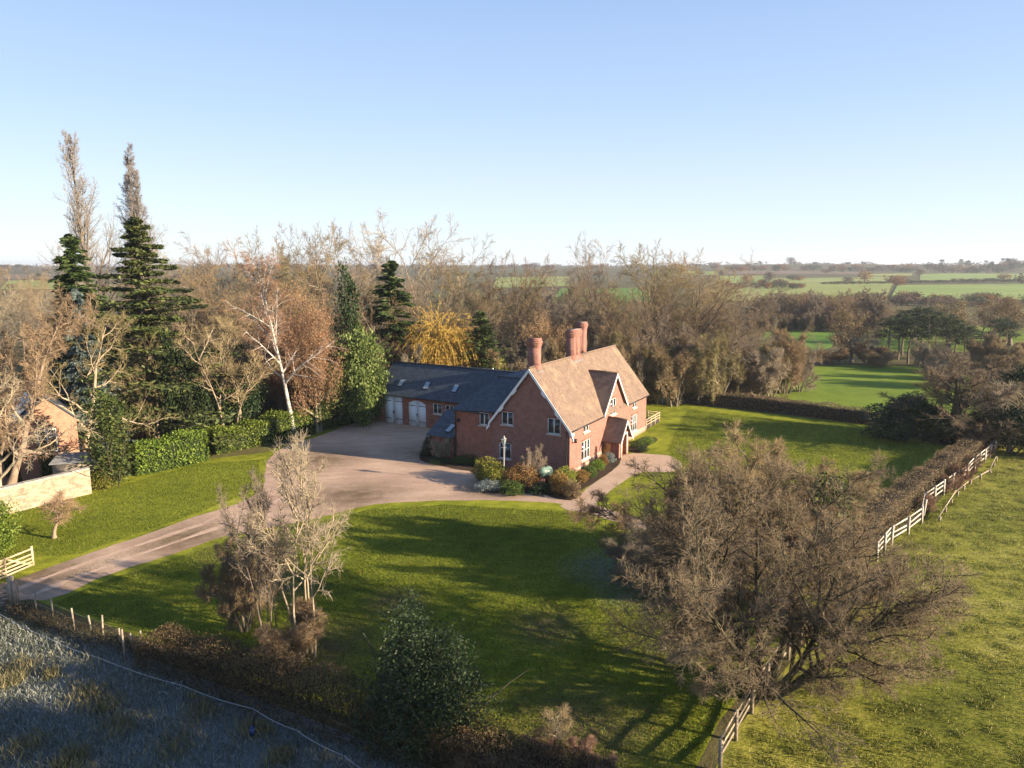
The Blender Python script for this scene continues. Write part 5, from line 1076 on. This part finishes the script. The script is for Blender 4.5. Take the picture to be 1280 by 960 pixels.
# ------------------------------------------------------------------ uncountable grass
def in_poly(x, y, poly):
    r = np.zeros(len(x), bool); n = len(poly)
    for i in range(n):
        (x0, y0), (x1, y1) = poly[i], poly[(i + 1) % n]; c = ((y0 > y) != (y1 > y)); r ^= c & (x < (x1 - x0) * (y - y0) / (y1 - y0 + 1e-12) + x0)
    return r
def scatter(name, pix, n, size, asp, mat, seed, tall, clump=None, lean=.3, far_keep=None):
    rg = np.random.default_rng(seed); poly = [tuple(P(u, v)[:2]) for u, v in pix]; a = np.array(poly); lo, hi = a.min(0), a.max(0)
    x = rg.uniform(lo[0], hi[0], n * 2); y = rg.uniform(lo[1], hi[1], n * 2)
    if clump:
        cx = rg.uniform(lo[0], hi[0], clump); cyy = rg.uniform(lo[1], hi[1], clump); j = rg.integers(clump, size=n * 2); s = rg.uniform(.15, .6, clump)[j]
        x = cx[j] + rg.normal(size=n * 2) * s; y = cyy[j] + rg.normal(size=n * 2) * s
    k = in_poly(x, y, poly); x, y = x[k][:n], y[k][:n]; N = len(x); h = size * rg.uniform(.5, 1.3, N); mb = MB()
    d = np.c_[rg.normal(size=N) * lean, rg.normal(size=N) * lean, np.full(N, tall)]
    mb.leaves(np.c_[x, y, h * .42], h, rg, nrm=np.c_[rg.normal(size=N), rg.normal(size=N), np.zeros(N)], bias=.7, asp=asp, along=d)
    return struct(mb.build(name, mat), 'stuff')
l_frost = leaf_mat('frosted_grass_blades', [(.05, .055, .025), (.16, .17, .13), (.38, .40, .37)], .2, rnd=0)
l_straw = leaf_mat('straw_blades', [(.10, .10, .04), (.22, .19, .09), (.34, .29, .16)], .3, rnd=0)
l_past = leaf_mat('pasture_blades', [(.07, .085, .012), (.17, .18, .03), (.32, .28, .09)], .3, rnd=0)
l_lawn = leaf_mat('lawn_blades', [(.05, .075, .006), (.12, .155, .012), (.22, .24, .03)], .3, rnd=0)
scatter('frosty_grass', [(-120, 775), (0, 772), (190, 838), (470, 942), (640, 1010), (-200, 1010)], 52000, .28, .10, l_frost, 1, 1.0, lean=.5)
scatter('straw_grass', [(-120, 785), (0, 785), (190, 850), (460, 965), (500, 1010), (-200, 1010)], 12000, .5, .07, l_straw, 2, 1.0, clump=60, lean=.35)
scatter('paddock_tussocks', [(1100, 700), (1200, 612), (1250, 572), (1400, 560), (1420, 980), (900, 980), (960, 880)], 120000, .17, .2, l_past, 3, .9, clump=3600, lean=.7)
scatter('lawn_blades', [(0, 700), (12, 640), (115, 618), (250, 580), (325, 575), (325, 612), (235, 646), (100, 693)], 60000, .10, .3, l_lawn, 6, 1.0, lean=.5)
scatter('back_lawn_blades', [(835, 560), (860, 512), (1085, 538), (1170, 562), (1120, 605), (1060, 690), (840, 660), (850, 600)], 120000, .12, .3, l_lawn, 7, 1.0, lean=.5)
scatter('track_grass', [(80, 721), (165, 688), (262, 656), (320, 640), (320, 643), (262, 661), (165, 694), (80, 728)], 3000, .08, .3, l_lawn, 8, 1.0, lean=.5)
def litter(name, pix, n, size, mat, seed):
    rg = np.random.default_rng(seed); poly = [tuple(P(u, v)[:2]) for u, v in pix]; a = np.array(poly); x = rg.uniform(a[:, 0].min(), a[:, 0].max(), n); y = rg.uniform(a[:, 1].min(), a[:, 1].max(), n); k = in_poly(x, y, poly)
    k &= (np.sin(x * .9 + np.sin(y * .7) * 2) + np.sin(y * 1.3 + 1) + rg.normal(size=n) * .7) > .2; mb = MB(); mb.leaves(np.c_[x, y, np.full(n, .05)][k], size * rg.uniform(.5, 1.3, k.sum()), rg, nrm=[0, 0, 1.], bias=.75, asp=.7); struct(mb.build(name, mat), 'stuff')
litter('fallen_leaves', [(70, 752), (235, 694), (402, 655), (560, 634), (720, 645), (1000, 775), (900, 900), (860, 970), (700, 975), (480, 905), (190, 795)], 9000, .12, l_russet, 11)
litter('drive_leaves', [(60, 745), (140, 716), (292, 667), (455, 632), (600, 624), (560, 600), (400, 560), (340, 580), (318, 622), (100, 698)], 3500, .09, l_hawth, 12)
scatter('short_grass', [(66, 754), (142, 723), (234, 694), (292, 674), (345, 665), (402, 652), (460, 638), (560, 631), (720, 641), (1010, 770), (900, 900), (860, 975), (700, 975), (480, 905), (190, 795)], 300000, .10, .3, l_lawn, 4, 1.0, lean=.5)
# ------------------------------------------------------------------ air
hz = MB(); hz.box(-7400, 7400, -200, 7400, -45, 46); hm = bpy.data.materials.new('air'); hm.use_nodes = True; hn = hm.node_tree
hn.nodes.remove(hn.nodes['Principled BSDF']); pv = hn.nodes.new('ShaderNodeVolumePrincipled'); pv.inputs['Color'].default_value = (.80, .88, 1, 1); pv.inputs['Density'].default_value = .00014; pv.inputs['Anisotropy'].default_value = .2
hn.links.new(pv.outputs[0], hn.nodes['Material Output'].inputs['Volume']); struct(hz.build('haze', hm), 'stuff')
